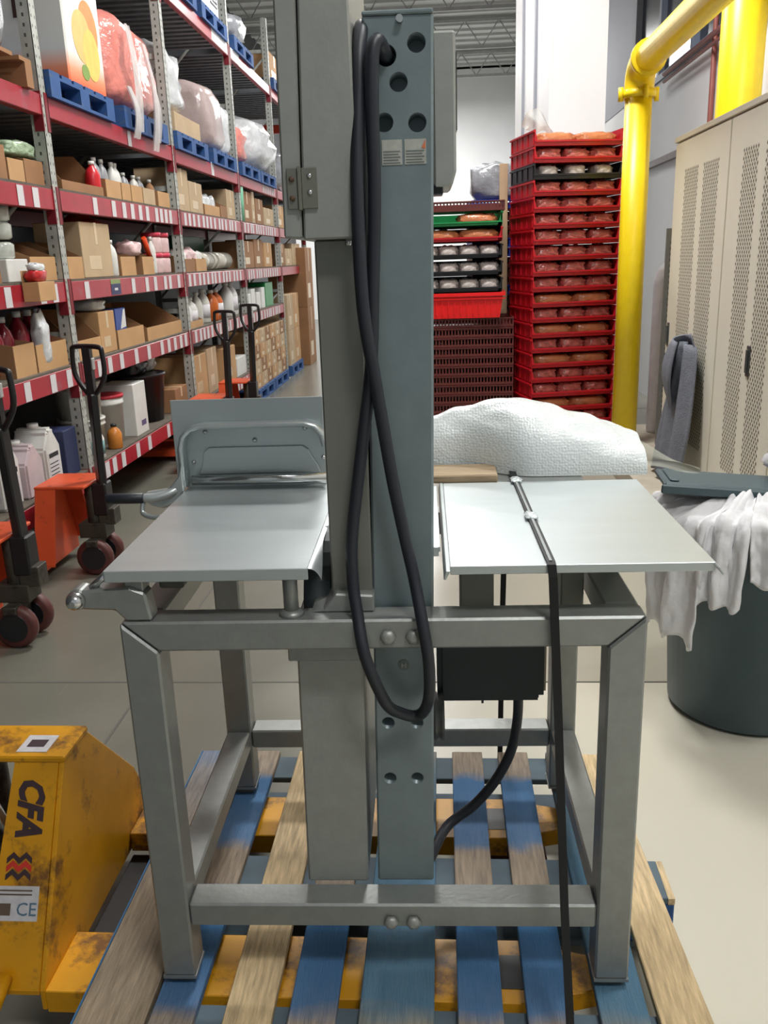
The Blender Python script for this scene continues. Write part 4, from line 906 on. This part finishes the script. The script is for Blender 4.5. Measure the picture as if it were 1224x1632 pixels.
t = thing('hand_tool', 'orange and black handled tool sticking out of a bin, third shelf up, second rack bay', 'tool', (-2.26, 6.84, LV['C'] + 0.15))
MB().cyl((0, 0.07, 0.0), (0, -0.03, 0.13), 0.02, n=8).build('grip', mat('orange_grip', sr(230, 74, 30), 0.4), t); MB().cyl((0, 0.10, -0.04), (0, 0.07, 0.0), 0.022, n=8).build('tool_head', BLKP, t)
bottle('C', 6.99, 0.28, 0.035, WHITE, 'slim white bottle', x=-2.27)
pj = mat('pink_white_jar', sr(220, 190, 190), 0.3, 0, 0.2, 20)
for y in (7.14, 7.34):
    for k in range(2):
        t = thing('jar', '%s pink-lidded white jar, %s pair, third shelf up, second rack bay' % (('lower', 'upper')[k], ('nearer' if y < 7.2 else 'farther')), 'jar', (-2.31, y, LV['C'] + 0.012 + k * 0.158), 0, 'pink lidded jars')
        MB().lathe([(0.07, 0), (0.078, 0.01), (0.078, 0.11), (0.07, 0.125)], n=16).build('jar_body', pj, t)
        MB().lathe([(0.08, 0.125), (0.08, 0.156)], n=16).build('lid', mat('pink_lid', sr(206, 60, 84), 0.4), t)
openbin('C', 7.80, 8.10, 0.11, 0.16, CARD3, 'small brown bin'); openbin('C', 8.14, 8.50, 0.11, 0.16, CARD, 'tan bin')
for i, (y, m_) in enumerate(((7.9, WHITE), (8.05, pj), (8.25, pj), (8.42, WHITE))): bag('C', y, 0.18, 0.17, 0.2, m_, 'red and white packet', x=-2.36, z=LV['C'] + 0.016, seed=60 + i)
for i, (y0, y1) in enumerate(((8.55, 8.95), (9.0, 9.12), (9.18, 9.75))):
    t = thing('film_roll', ('long ' if i == 2 else 'short ' if i else 'plump ') + 'silver-white film roll lying on the third shelf up, third rack bay', 'roll', (-2.36, (y0 + y1) / 2, LV['C'] + 0.012), 0, 'film rolls')
    L_ = (y1 - y0) / 2
    MB().cyl((0, -L_, 0.09), (0, L_, 0.09), 0.088, n=18).build('roll_body', mat('silver_film', sr(202, 198, 186), 0.2, 0.2, 0.15), t)
    MB().cyl((0, -L_ - 0.004, 0.09), (0, L_ + 0.004, 0.09), 0.03, n=12).build('core', CARD3, t)
carton('C', 8.7, 9.85, 0.34, mat('dark_green_film', sr(30, 84, 58), 0.35, 0, 0.2), 'dark green wide carton behind the film rolls', 0.3, x=-2.6, tape=False)
for (y0, y1, h, m_, d) in ((10.15, 10.75, 0.3, CARD3, 'brown carton'), (10.8, 11.3, 0.33, CARD3, 'brown carton'), (11.4, 11.9, 0.30, CARD, 'tan carton'), (12.5, 12.9, 0.3, CARD3, 'brown carton'), (12.95, 13.5, 0.24, CARD2, 'pale carton'), (13.55, 14.3, 0.32, CARD2, 'pale carton')):
    carton('C', y0, y1, h, m_, d)
# second shelf (D)
openbin('D', 4.46, 4.70, 0.17, 0.2, CARD, 'tan tall-front bin'); openbin('D', 4.72, 5.12, 0.15, 0.2, CARD, 'wide tan bin of red bottles')
rb = mat('red_liquid_bottle', sr(132, 36, 50), 0.2, 0, 0.2)
for y in (4.50, 4.62): bottle('D', y, 0.31, 0.055, rb, 'dark red bottle', CLEAR, x=-2.36, z=LV['D'] + 0.016, labm=None)
for y in (4.80, 4.93, 5.06): bottle('D', y, 0.33, 0.058, rb, 'wrapped dark red bottle', CLEAR, x=-2.36, z=LV['D'] + 0.016)
bag('D', 4.86, 0.26, 0.11, 0.08, CLEAR, 'hanging clear film bag in front of the red bottles', x=-2.262, z=LV['D'] + 0.04, seed=70)
openbin('D', 5.24, 5.66, 0.12, 0.3, CARD, 'tan open bin'); carton('D', 5.68, 5.96, 0.27, CARD, 'upright tan carton with clear top', 0.3)
bag('D', 5.82, 0.08, 0.2, 0.2, CLEAR, 'crumpled clear film topping the upright carton', x=-2.36, z=LV['D'] + 0.284, seed=71)
t = thing('detergent_box', 'blue, white and red detergent carton on second shelf up, second rack bay', 'box', (-2.250, 6.11, LV['D'] + 0.016), 0)
MB().box(-0.2, 0, -0.1, 0.1, 0, 0.27).build('carton_body', mat('detergent_blue', sr(46, 70, 140), 0.4), t, 0.003)
MB().box(0, 0.001, -0.1, 0.1, 0.02, 0.12).build('red_panel', mat('detergent_red', sr(206, 60, 96), 0.4), t); MB().prism([(-0.02, 0.13), (0.09, 0.14), (0.09, 0.26), (0.06, 0.26)], 0, 0, 0.001).build('white_panel', WHITE, t)
openbin('D', 5.98, 6.52, 0.13, 0.16, CARD, 'tan low bin with detergent carton', 0.36)
openbin('D', 6.60, 7.50, 0.10, 0.26, CARD, 'very wide tan open tray', 0.6)
bucket('D', -2.78, 6.3, 0.33, 0.13, mat('blue_grey_tub', sr(84, 96, 110), 0.4), 'grey-blue tub at the back')
for i, (y, h, r, m_, d) in enumerate(((7.9, 0.26, 0.07, WHITE, 'white jar-like bottle'), (8.1, 0.26, 0.07, WHITE, 'white jar-like bottle'), (8.32, 0.3, 0.06, MILKY, 'milky bottle'), (8.55, 0.32, 0.07, MILKY, 'milky bottle'), (8.85, 0.3, 0.08, mat('orange_liquid', sr(190, 96, 36), 0.3), 'orange bottle'), (9.05, 0.3, 0.08, mat('orange_liquid', (0, 0, 0)), 'orange bottle'), (9.5, 0.36, 0.08, WHITE, 'tall white bottle'), (9.72, 0.36, 0.08, WHITE, 'tall white bottle'))):
    bottle('D', y, h, r, m_, d, labm=(LABELW if i % 2 else None))
openbin('D', 7.72, 8.2, 0.06, 0.1, CARD, 'tan shallow tray', 0.2)
for i, y in enumerate((10.2, 10.45, 10.75, 11.05)):
    carton('D', y, y + 0.2, 0.20 + 0.05 * (i % 2), WHITE, 'small white carton', 0.25, tape=False)
carton('D', 11.3, 11.8, 0.30, GRNP, 'green plastic-wrapped carton', 0.3, tape=False); bag('D', 10.5, 0.18, 0.8, 0.5, mat('dark_purple_film', sr(70, 56, 74), 0.2, 0, 0.3), 'dark purple film bundle on white cartons', x=-2.6, z=LV['D'] + 0.012, seed=75)
# lowest shelf (E)
lm = LABELW
jug('E', 4.27, 0.40, 0.19, WHITE, 'white jug with purple label patch', mat('purple_cap', sr(90, 60, 120), 0.4), labm=lm)
jug('E', 4.52, 0.31, 0.20, mat('pinkish_jug', sr(196, 180, 184), 0.3), 'pinkish translucent jug', labm=None)
jug('E', 4.76, 0.36, 0.20, WHITE, 'white jug with black printed label', labm=lm)
carton('E', 4.92, 5.10, 0.28, mat('navy_carton', sr(40, 48, 84), 0.6), 'navy blue carton', 0.3, tape=False)
bag('E', 4.62, 0.4, 0.6, 0.4, mat('grey_tarp', sr(130, 124, 114), 0.6, 0, 0.2), 'grey-brown sack behind the jugs', x=-2.80, seed=80, grp='sacks on the rack')
bucket('E', -2.42, 5.62, 0.24, 0.15, MILKY, 'lower ribbed off-white bucket of a pair'); bucket('E', -2.42, 5.62, 0.24, 0.15, MILKY, 'upper ribbed off-white bucket of a pair', z=LV['E'] + 0.254)
bucket('E', -2.40, 6.0, 0.34, 0.13, WHITE, 'white bucket with red rim', mat('red_rim', sr(190, 44, 60), 0.4))
bottle('E', 5.44, 0.22, 0.06, WHITE, 'white bottle with teal label', x=-2.27, labm=mat('teal_label', sr(110, 150, 150), 0.5)); bottle('E', 5.76, 0.17, 0.05, mat('amber_bottle', sr(196, 122, 50), 0.3), 'small amber bottle', BLKP, x=-2.26)
carton('E', 6.16, 6.42, 0.38, WHITE, 'tall white carton with tiny print', 0.25, tape=False)
MB().box(0, 0.001, -0.02, 0.08, 0.06, 0.10).build('print_patch', mat('violet_print', sr(90, 80, 120), 0.6), bpy.data.objects[[o.name for o in bpy.data.objects if o.get('label', '').startswith('tall white carton')][0]])
t = thing('black_bin', 'round black plastic bin with clear bags on top, lowest shelf, second rack bay', 'bin', (-2.46, 6.86, LV['E'] + 0.012), 0)
MB().lathe([(0.19, 0), (0.225, 0.36), (0.235, 0.36), (0.235, 0.38), (0.22, 0.38)], n=22).build('bin_body', BLKP, t)
bag('E', 6.74, 0.12, 0.30, 0.24, mat('black_bag', sr(30, 32, 38), 0.2, 0, 0.3, 8, 0.6), 'black bag on the black bin', x=-2.46, z=LV['E'] + 0.392, seed=81); bag('E', 7.0, 0.16, 0.2, 0.2, CLEAR, 'clear crumpled bag on the black bin', x=-2.44, z=LV['E'] + 0.39, seed=82)
carton('E', 7.15, 7.5, 0.2, CARD3, 'brown low carton', 0.3)
carton('E', 7.75, 8.2, 0.40, CARD, 'tan carton under clear film', 0.4); carton('E', 8.25, 8.6, 0.42, CARD2, 'pale carton', 0.3); carton('E', 8.9, 9.4, 0.36, CARD, 'tan carton', 0.35); carton('E', 9.45, 9.9, 0.2, WHITE, 'low white carton', 0.3, tape=False)
tt = MB(Matrix.Translation((-1.9, 6.75, 0))).prism([(-0.13, 0), (0.13, 0), (0.17, 0.26), (-0.17, 0.26)], 0, -0.2, 0.2).build('red_tote', REDL, None, 0.01); tag(tt, 'small bright red tote on the floor before the rack, just behind the saw plate', 'tote')
# floor stacks, bays 3 and 4
for r_ in range(4):
    for k in range(6):
        y = 10.24 + k * 0.34
        carton('F', y, y + 0.32, 0.17, (CARD, CARD2, CARD3)[(r_ + k) % 3], ('lowest', 'second', 'third', 'top')[r_] + '-row stacked carton', 0.4, x=-2.2, z=PT + r_ * 0.172, grp='stacked cartons on the blue floor pallets')
for k in range(2):
    for r_ in range(2): carton('F', 12.62 + k * 0.5, 13.1 + k * 0.5, 0.5, CARD if k else CARD2, ('lower', 'upper')[r_] + ' large tan carton', 0.6, x=-2.2, z=PT + r_ * 0.502)
for r_ in range(2): carton('F', 13.9, 14.6, 0.9, CARD3, ('lower', 'upper')[r_] + ' very tall brown carton', 0.6, x=-2.1, z=r_ * 0.902)

# ================================================================ bread trays
def tray(mt, nm='bread_tray', h=0.118, w_=0.69, d=0.62, lip=0.038):
    t = thing(nm, '', 'tray')
    b = MB().box(-w_ / 2, w_ / 2, 0, d, 0, 0.006)
    b.box(-w_ / 2, w_ / 2, 0, 0.008, 0, lip).box(-w_ / 2, w_ / 2, d - 0.008, d, 0, h - 0.004)
    b.box(-w_ / 2, w_ / 2, -0.010, 0.006, lip - 0.012, lip)
    b.build('tray_base', mt, t)
    for s in (-1, 1):
        x0, x1 = (s * w_ / 2 - s * 0.008, s * w_ / 2); x0, x1 = min(x0, x1), max(x0, x1)
        sd = MB().box(x0, x1, 0, d, 0.0, h - 0.004).box(min(s * (w_ / 2), s * (w_ / 2 + 0.012)), max(s * w_ / 2, s * (w_ / 2 + 0.012)), 0, d, h - 0.022, h - 0.010)
        for k in range(5): sd.box(min(s * (w_ / 2), s * (w_ / 2 + 0.006)), max(s * w_ / 2, s * (w_ / 2 + 0.006)), 0.02 + k * 0.14, 0.035 + k * 0.14, 0.01, h - 0.02)
        sd.prism([(min(s * w_ / 2, s * (w_ / 2 - 0.035)), 0), (max(s * w_ / 2, s * (w_ / 2 - 0.035)), 0), (s * w_ / 2, h - 0.004)], 1, 0.0, 0.008)
        sd.build('tray_side', mt, t)
    return t
TR = {'red': tray(REDP), 'black': tray(BLKP), 'green': tray(GRNP)}
used = set()
def place_tray(k, loc, rz, label, group):
    if k not in used: used.add(k); o = TR[k]; o.location = loc; o.rotation_euler = (0, 0, rz); o['label'] = label; o['group'] = group; return o
    return dup(TR[k], loc=loc, rz=rz, label=label, group=group)
def pack_mesh(kind):
    m_ = {'bun': BUN, 'loaf': LOAF, 'white': BREADW}[kind]; n = 1
    b = MB(); wd = {'bun': 0.205, 'white': 0.158, 'loaf': 0.31}[kind]
    for k in range(n): b.blob(((k - (n - 1) / 2) * wd / n, 0.1, 0), (wd / n * 1.05, 0.2, 0.100 if kind != 'loaf' else 0.092), 0.30 if kind == 'bun' else 0.18, k + 5, 24, 16, 0.62, 5)
    if kind == 'loaf':
        pass
    o = b.build({'bun': 'bun_pack', 'loaf': 'long_loaf_pack', 'white': 'bread_pack'}[kind], m_); return o
PK = {}
def place_pack(kind, M, label, group):
    if kind not in PK: PK[kind] = o = pack_mesh(kind)
    else: o = PK[kind].copy(); COL.objects.link(o)
    o.matrix_world = M; tag(o, label, 'bread', group); return o
TP = 0.118; rz = R(12.0); BX, BY = 1.045, 7.12
dolly = thing('blue_dolly', 'blue dolly under the tall stack of red bread trays', 'dolly', (BX, BY, 0), rz)
MB().box(-0.36, 0.36, 0.02, 0.60, 0.07, 0.125).build('dolly_deck', BLUPL, dolly, 0.006)
for sx in (-0.3, 0.3):
    for sy in (0.1, 0.52): MB().cyl((sx - 0.015, sy, 0.036), (sx + 0.015, sy, 0.036), 0.035, n=12).build('caster', BLKP, dolly)
NT = 20
for i in range(NT):
    z = 0.126 + i * TP; top = NT - 1 - i
    col = 'black' if top == 2 else 'red'
    ds = ('topmost %s bread tray of the tall right stack' % col) if top == 0 else '%s bread tray, %s from the top of the tall right stack' % (col, ORD[top])
    place_tray(col, (BX, BY, z), rz, ds, 'trays of the tall red stack')
    M0 = Matrix.Translation((BX, BY, z + 0.007)) @ Matrix.Rotation(rz, 4, 'Z')
    loafrow = top in (10, 12, 14, 17, 0)
    if loafrow:
        for k in range(2): place_pack('loaf', M0 @ Matrix.Translation(((-0.16 + k * 0.32), 0.02, 0)), '%s golden loaf pack in the tray %s from top, tall stack' % (('left', 'right')[k], ORD[top]), 'loaves in the tall stack')
    else:
        for k in range(3): place_pack('bun' if top != 2 else 'white', M0 @ Matrix.Rotation(0, 4, 'Z') @ Matrix.Translation((-0.218 + k * 0.218, 0.02, 0)) @ Matrix.Diagonal((1 if (k + i) % 2 else -1, 1, 1, 1)).to_4x4(), '%s from left wrapped bun pack in tray %s from top, tall stack' % (ORD[k], ORD[top]), 'bun packs in the tall stack')
# middle stack: brown crates, red tote, black, red and green trays
def crate(mt, h=0.078, w_=0.70, d=0.5, nv=26):
    t = thing('flat_crate', '', 'crate')
    b = MB().box(-w_ / 2, w_ / 2, 0, d, 0, 0.005)
    fr = MB().box(-w_ / 2, w_ / 2, 0, 0.008, 0.005, 0.020).box(-w_ / 2, w_ / 2, 0, 0.008, h - 0.018, h - 0.003).box(-w_ / 2, w_ / 2, -0.006, 0, h - 0.012, h - 0.003)
    for k in range(nv + 1): fr.box(-w_ / 2 + k * (w_ - 0.012) / nv, -w_ / 2 + 0.012 + k * (w_ - 0.012) / nv, 0.0, 0.007, 0.02, h - 0.018)
    b.box(-w_ / 2, w_ / 2, d - 0.008, d, 0.005, h - 0.003).box(-w_ / 2, -w_ / 2 + 0.008, 0.008, d - 0.008, 0.005, h - 0.003).box(w_ / 2 - 0.008, w_ / 2, 0.008, d - 0.008, 0.005, h - 0.003)
    b.build('crate_body', mt, t); fr.build('slatted_front', mt, t)
    return t
CR = {'brown': crate(BRNP), 'blue': crate(BLUPL)}; cu = set()
def place_crate(k, loc, rz, label, group):
    if k not in cu: cu.add(k); o = CR[k]; o.location = loc; o.rotation_euler = (0, 0, rz); o['label'] = label; o['group'] = group; return o
    return dup(CR[k], loc=loc, rz=rz, label=label, group=group)
SX, SY = 0.24, 7.36
for i in range(14): place_crate('brown', (SX, SY, i * 0.079), 0, '%s flat brown crate counted down from the red tote, middle stack' % ORD[13 - i], 'brown crates under the red tote')
zt = 14 * 0.079
to = thing('red_tote', 'bright red plastic tote on top of the brown flat crates', 'tote', (0.20, 7.30, zt), R(-3))
b = MB(); w0, w1 = 0.27, 0.30
b.add([(-w0, 0.02, 0), (w0, 0.02, 0), (w0, 0.46, 0), (-w0, 0.46, 0), (-w1, 0, 0.2), (w1, 0, 0.2), (w1, 0.48, 0.2), (-w1, 0.48, 0.2)], [(3, 2, 1, 0), (0, 1, 5, 4), (1, 2, 6, 5), (2, 3, 7, 6), (3, 0, 4, 7), (4, 5, 6, 7)])
b.build('tote_body', REDL, to)
b = MB().box(-w1 - 0.015, w1 + 0.015, -0.015, 0.0, 0.175, 0.202).box(-w1 - 0.015, -w1, 0, 0.49, 0.175, 0.202).box(w1, w1 + 0.015, 0, 0.49, 0.175, 0.202).box(-w1 - 0.015, w1 + 0.015, -0.008, 0.002, 0.15, 0.16)
b.build('tote_rim', REDL, to)
b = MB()
for k in range(11): b.box(-0.25 + k * 0.05, -0.244 + k * 0.05, 0.0, 0.016, 0.03, 0.15)
b.build('tote_rib', REDL, to)
z = zt + 0.206; seq = [('black', 3), ('red', 2), ('green', 1)]
names = []
for i, c_ in enumerate(('black', 'black', 'black', 'red', 'green')):
    lb = {0: 'lowest black bread tray resting on the red tote', 1: 'middle black bread tray above the red tote', 2: 'upper black bread tray just under the red one, middle stack', 3: 'red bread tray above the black trays, middle stack', 4: 'green bread tray near the top of the middle stack'}[i]
    place_tray(c_, (0.14, 7.30, z), 0, lb, 'trays above the red tote')
    for k in range(4):
        if i == 4: kind = 'loaf' if k in (1, 2) and k < 2 else None
        else: kind = 'bun' if i == 3 else 'white'
        if i == 3 and k > 1: continue
        if i == 3: kind = 'loaf'
        if kind is None: continue
        px_ = (-0.16 + k * 0.32) if kind == 'loaf' else -0.246 + k * 0.164
        if kind == 'loaf' and i == 4: px_ = 0.15
        place_pack(kind, Matrix.Translation((0.14 + px_, 7.32, z + 0.007)), '%s bread pack from left in the %s' % (ORD[k], lb.replace(' resting on the red tote', ' on the tote').replace(' just under the red one', '').replace(' above the black trays', '').replace(' near the top of the middle stack', ', middle stack')), 'bread in the middle stack')
    z += TP + (0.012 if i < 3 else 0)
    if i < 3:
        pass
place_crate('brown', (0.16, 7.32, z), 0, 'topmost brown slatted crate of the middle stack, above the green tray', 'brown crates above')
# stacks behind
for i in range(26):
    k = 'blue' if i in (16, 20, 21, 25) else 'brown'
    place_crate(k, (0.62, 7.93, i * 0.079), R(4), '%s flat crate counted from the floor, %s, narrow rear stack beside the tall red trays' % (ORD[i] if i < 22 else ('twenty-' + ORD[i - 20]), k), 'crates of the rear stack')
cs = tag(MB(Matrix.Translation((0.535, 7.87, 0))).box(-0.035, 0.035, 0, 0.012, 0, 2.33).build('corner_board', CARD2, None, 0.002), 'tall tan cardboard corner strip standing between the middle and rear stacks', 'cardboard strip')
gb_ = MB(Matrix.Translation((0.60, 8.2, 26 * 0.079))).blob((-0.12, 0, 0), (0.42, 0.4, 0.30), 0.2, 3, 20, 14, 0.45).build('grey_wrapped_bundle', GREYBAG)
tag(gb_, 'grey film-wrapped bundle on top of the rear crate stack', 'bundle')
gx = MB()
def wisp(u, v): return (0.64 + 0.22 * u + 0.02 * math.sin(5 * v), 7.2 + 0.14 * u + 0.03 * math.sin(8 * u + 3 * v), 0.126 + NT * TP + 0.004 + 0.13 * v * (0.35 + math.sin(math.pi * u)) + 0.012 * math.sin(11 * u))
gx.grid(wisp, 14, 8)
tag(gx.build('clear_film', mat('clear_wisp_film', sr(214, 216, 216), 0.15, 0, 0.1, alpha=0.55)), 'wisp of clear film standing on the tall tray stack corner', 'film')

# ================================================================ yellow pipes
yp = thing('yellow_pipe', 'yellow painted pipe rising beside the red tray stack and bending overhead', 'pipe', (1.40, 6.78, 0))
PM = Matrix.Translation((-1.40, -6.78, 0))
MB(PM).cyl((1.40, 6.78, 0.0), (1.40, 6.78, 2.68), 0.094, n=28).build('riser', YEL, yp)
MB(PM).tube([(1.40, 6.78, 2.66), (1.40, 6.76, 2.75), (1.40, 6.69, 2.81), (1.40, 6.56, 2.83)], 0.102, 20, sub=5).build('elbow', YEL, yp)
MB(PM).cyl((1.40, 6.58, 2.83), (1.40, 1.0, 2.83), 0.090, n=28).build('overhead_run', YEL, yp)
MB(PM).cyl((1.40, 6.55, 2.83), (1.40, 6.49, 2.83), 0.116, n=24).build('coupling', YEL, yp)
cl = MB(PM).cyl((1.40, 6.78, 2.62), (1.40, 6.78, 2.67), 0.118, n=24).build('coupling', YEL, yp)
for a_ in range(0, 360, 90): MB(PM).cyl((1.40 + 0.13 * math.cos(R(a_ + 10)), 6.78 + 0.13 * math.sin(R(a_ + 10)), 2.60), (1.40 + 0.13 * math.cos(R(a_ + 10)), 6.78 + 0.13 * math.sin(R(a_ + 10)), 2.69), 0.018, n=8).build('bolt', YEL, cl)
MB(PM).cyl((1.40, 6.78, 0.0), (1.40, 6.78, 0.02), 0.14, n=24).build('base_flange', YEL, yp)
y2 = thing('yellow_pipe', 'second, thicker yellow pipe standing behind the cream lockers', 'pipe', (2.00, 6.50, 0.14))
MB().cyl((0, 0, 0), (0, 0, 4.2), 0.142, n=28).build('riser', YEL, y2)
wp_ = thing('wall_pipe', 'thin red-brown pipe run along and down the white right wall', 'pipe', (2.27, 6, 3.2))
MB().cyl((-0.05, -3, 0.05), (-0.05, 3.6, 0.05), 0.022, n=10).cyl((-0.05, -3, -0.02), (-0.05, 3.6, -0.02), 0.014, n=8).build('horizontal_run', REDPIPE, wp_)
MB().cyl((0, 2.1, -3.05), (0, 2.1, 1.5), 0.022, n=10).build('drop', REDPIPE, wp_)
MB().cyl((0.0, 1.75, -3.05), (0.0, 1.75, 1.5), 0.022, n=10).build('grey_drop', WALLG, wp_)
gc = thing('gas_cylinder', 'upright pale grey cylinder standing between the yellow pole and the lockers', 'cylinder', (1.78, 7.25, 0.14))
MB().lathe([(0.09, 0), (0.1, 0.02), (0.1, 1.18), (0.08, 1.29), (0.03, 1.35)], n=20).build('cylinder_body', mat('pale_steel', sr(206, 210, 216), 0.4, 0.0), gc)
MB().cyl((0, 0, 1.35), (0, 0, 1.44), 0.025, n=10).build('valve', BLKP, gc)
pg = thing('perforated_panel', 'grey perforated steel panel leaning at the far end of the lockers', 'panel', (1.64, 6.75, 0.14), R(0))
MB().box(0, 0.34, 0, 0.02, 0, 1.60).build('panel_sheet', mat('panel_grey', sr(132, 134, 134), 0.5, 0.3), pg)
b = MB()
for i in range(8):
    for k in range(37): b.box(0.03 + i * 0.038, 0.042 + i * 0.038, -0.001, 0, 0.05 + k * 0.04, 0.068 + k * 0.04)
stuff(b.build('perforation', DARK, pg))

# ================================================================ lockers
lk = thing('locker', 'tall cream steel locker cabinet with diamond-perforated doors on the right', 'locker', (1.6, 4.4, 0.14))
LH = 2.16; ya, yb = -1.2, 2.05
MB().box(0.012, 0.30, ya, yb, 0, LH - 0.02).build('locker_body', LOCK, lk, 0.004)
MB().box(-0.012, 0.31, ya - 0.01, yb + 0.012, LH - 0.02, LH + 0.012).build('locker_top', LOCK, lk, 0.003)
doors = [(-1.19, -0.10), (-0.09, 0.86), (0.87, 2.04)]
for di, (d0, d1) in enumerate(doors):
    dr = MB().box(-0.004, 0.011, d0 + 0.004, d1 - 0.004, 0.05, LH - 0.03).build('door', LOCK, lk, 0.003)
    wd = d1 - d0; pf = MB()
    for c0 in (0.16 * wd, 0.52 * wd):
        nc = int(0.26 * wd / 0.036); ntw = 44
        for r_ in range(ntw * 2):
            z = 0.24 + r_ * 0.0205
            if z > LH - 0.20: break
            for c_ in range(nc + (r_ % 2)):
                edge = abs(r_ - 42) > 40
                y = d0 + c0 + c_ * 0.036 + (0 if r_ % 2 else 0.018)
                pf.add([(-0.0046, y - 0.0105, z), (-0.0046, y, z - 0.013), (-0.0046, y + 0.0105, z), (-0.0046, y, z + 0.013)], [(0, 1, 2, 3)])
    stuff(pf.build('perforation', mat('perforation_shadow', sr(112, 104, 92), 0.8), dr))
    hy_ = {0: -0.2, 1: 0.27, 2: 1.95}[di]
    h = MB().box(-0.010, -0.004, hy_, hy_ + 0.05, 0.80, 0.96).box(-0.020, -0.010, hy_ + 0.015, hy_ + 0.035, 0.82, 0.94).build('handle', mat('handle_steel', sr(104, 110, 112), 0.3, 0.6), dr, 0.002)
# towel on the locker handle
def tw(u, v):
    top = 0.30 + 0.70 * min(1, v * 1.6) ** 0.6
    y = 5.60 + (0.56 * (u - 0.5)) * top + 0.10 * v
    x = 1.545 - 0.05 * math.sin(3.1 * u) * (1 - 0.3 * v) + 0.018 * math.sin(18 * u + 2 * v) - 0.10 * v * (u < 2)
    z = 1.04 - 0.03 * (2 * u - 1) ** 2 - 0.86 * v
    return (x, y, z)
tww = thing('towel', 'grey towel hanging in folds from the cream locker door', 'towel', (1.5, 5.6, 0.4))
TM = Matrix.Translation((-1.5, -5.6, -0.4))
MB(TM).grid(tw, 28, 20).build('hanging_fold', TOWEL, tww, solid=0.01)
def tw2(u, v):
    a_ = -0.6 + 4.2 * u; rr = (0.045 + 0.125 * math.sin(math.pi * min(1, 0.10 + 0.8 * v))) * (1 + 0.08 * math.sin(3 * a_ + 2 * v))
    return (1.49 + 0.5 * rr * math.cos(a_), 5.60 + rr * 1.1 * math.sin(a_) + 0.03 * v, 1.09 - 0.40 * v - 0.05 * u)
MB(TM).grid(tw2, 20, 12).build('upper_wrap', TOWEL, tww, solid=0.01)

# ================================================================ waste bin with cloths
tc_ = thing('waste_bin', 'large round dark grey waste bin heaped with white cloths on the right', 'bin', (1.075, 2.93, 0))
MB().lathe([(0.24, 0), (0.262, 0.02), (0.300, 0.67), (0.315, 0.67), (0.315, 0.695), (0.303, 0.70), (0.303, 0.73), (0.292, 0.73), (0.288, 0.66), (0.25, 0.03)], n=48).build('bin_body', CAN, tc_)
for a_ in (200, 20):
    MB().box(-0.05, 0.05, -0.03, 0.02, 0.60, 0.66, M=Matrix.Rotation(R(a_), 4, 'Z') @ Matrix.Translation((0, -0.31, 0))).build('bin_handle', CAN, tc_, 0.008)
CX, CY = 1.075, 2.93
def cloth(a0, a1, hang, seed, label, rin=0.10, top=0.80):
    def fn(u, v):
        aa = R(a0 + (a1 - a0) * (0.5 + (u - 0.5) * (1 - 0.25 * max(0, v - 0.5))))
        fold = 0.016 * math.sin(u * 13 + seed) + 0.012 * noise.noise(Vector((u * 5, v * 4, seed)))
        s = v * (0.22 + hang)
        if s < 0.22:
            k = s / 0.22; r_ = rin + (0.325 - rin) * k; z = top - 0.055 * k ** 2 + 0.03 * noise.noise(Vector((u * 4, v * 6, seed + 9)))
        else:
            r_ = 0.325 + 0.018 * min(1, (s - 0.22) * 8); z = top - 0.055 - (s - 0.22) * (0.85 + 0.3 * noise.noise(Vector((u * 2.2, 0, seed))))
        r_ += fold * min(1, v * 2) + 0.012 * noise.noise(Vector((u * 11, v * 9, seed * 2)))
        return (CX + (r_ + 0.012) * math.cos(aa), CY + (r_ + 0.012) * math.sin(aa), z)
    o = MB(Matrix.Translation((-CX, -CY, -0.8))).grid(fn, 44, 34).build('white_cloth', CLOTH, None, solid=0.006)
    o.location = (CX, CY, 0.8); return tag(o, label, 'cloth', 'cloths over the waste bin')
cloth(182, 226, 0.50, 1, 'long white cloth hanging down the left of the waste bin')
cloth(222, 246, 0.32, 2, 'mid-length white cloth over the rim at front left of the bin', top=0.815)
cloth(246, 285, 0.20, 3, 'white cloth over the rim at the front of the bin', top=0.82)
cloth(150, 188, 0.10, 4, 'white cloth bunched at the far left rim of the bin', top=0.815)
cloth(284, 330, 0.18, 5, 'white cloth over the front right rim of the bin', top=0.815)
hp = MB(Matrix.Translation((CX, CY, 0.60))).blob((0, 0, 0), (0.50, 0.50, 0.18), 0.35, 6, 44, 26, 0.8, 7).build('cloth_heap', CLOTH)
tag(hp, 'crumpled heap of white cloths filling the waste bin', 'cloth')
ws = MB(Matrix.Translation((1.20, 2.86, 0.835))).blob((0, 0, 0), (0.22, 0.3, 0.12), 0.3, 16, 24, 14, 0.7, 4).build('white_sack', CLOTH)
tag(ws, 'puffy white bundle on top of the bin at the right frame edge', 'bundle')
ld_ = thing('bin_lid', 'dark grey flat rectangular lid lying on top of the cloth heap', 'lid', (0.93, 2.93, 0.812), R(-4))
LT = Matrix.Rotation(R(4), 4, 'Y')
MB(LT).box(-0.20, 0.30, -0.12, 0.08, 0.014, 0.036).build('lid_plate', CAN, ld_, 0.006)
MB(LT).box(-0.21, 0.31, -0.13, -0.118, 0.0, 0.030).box(-0.18, -0.15, -0.1, 0.06, 0.036, 0.044).build('lid_rim', CAN, ld_, 0.004)

bpy.context.view_layer.update()
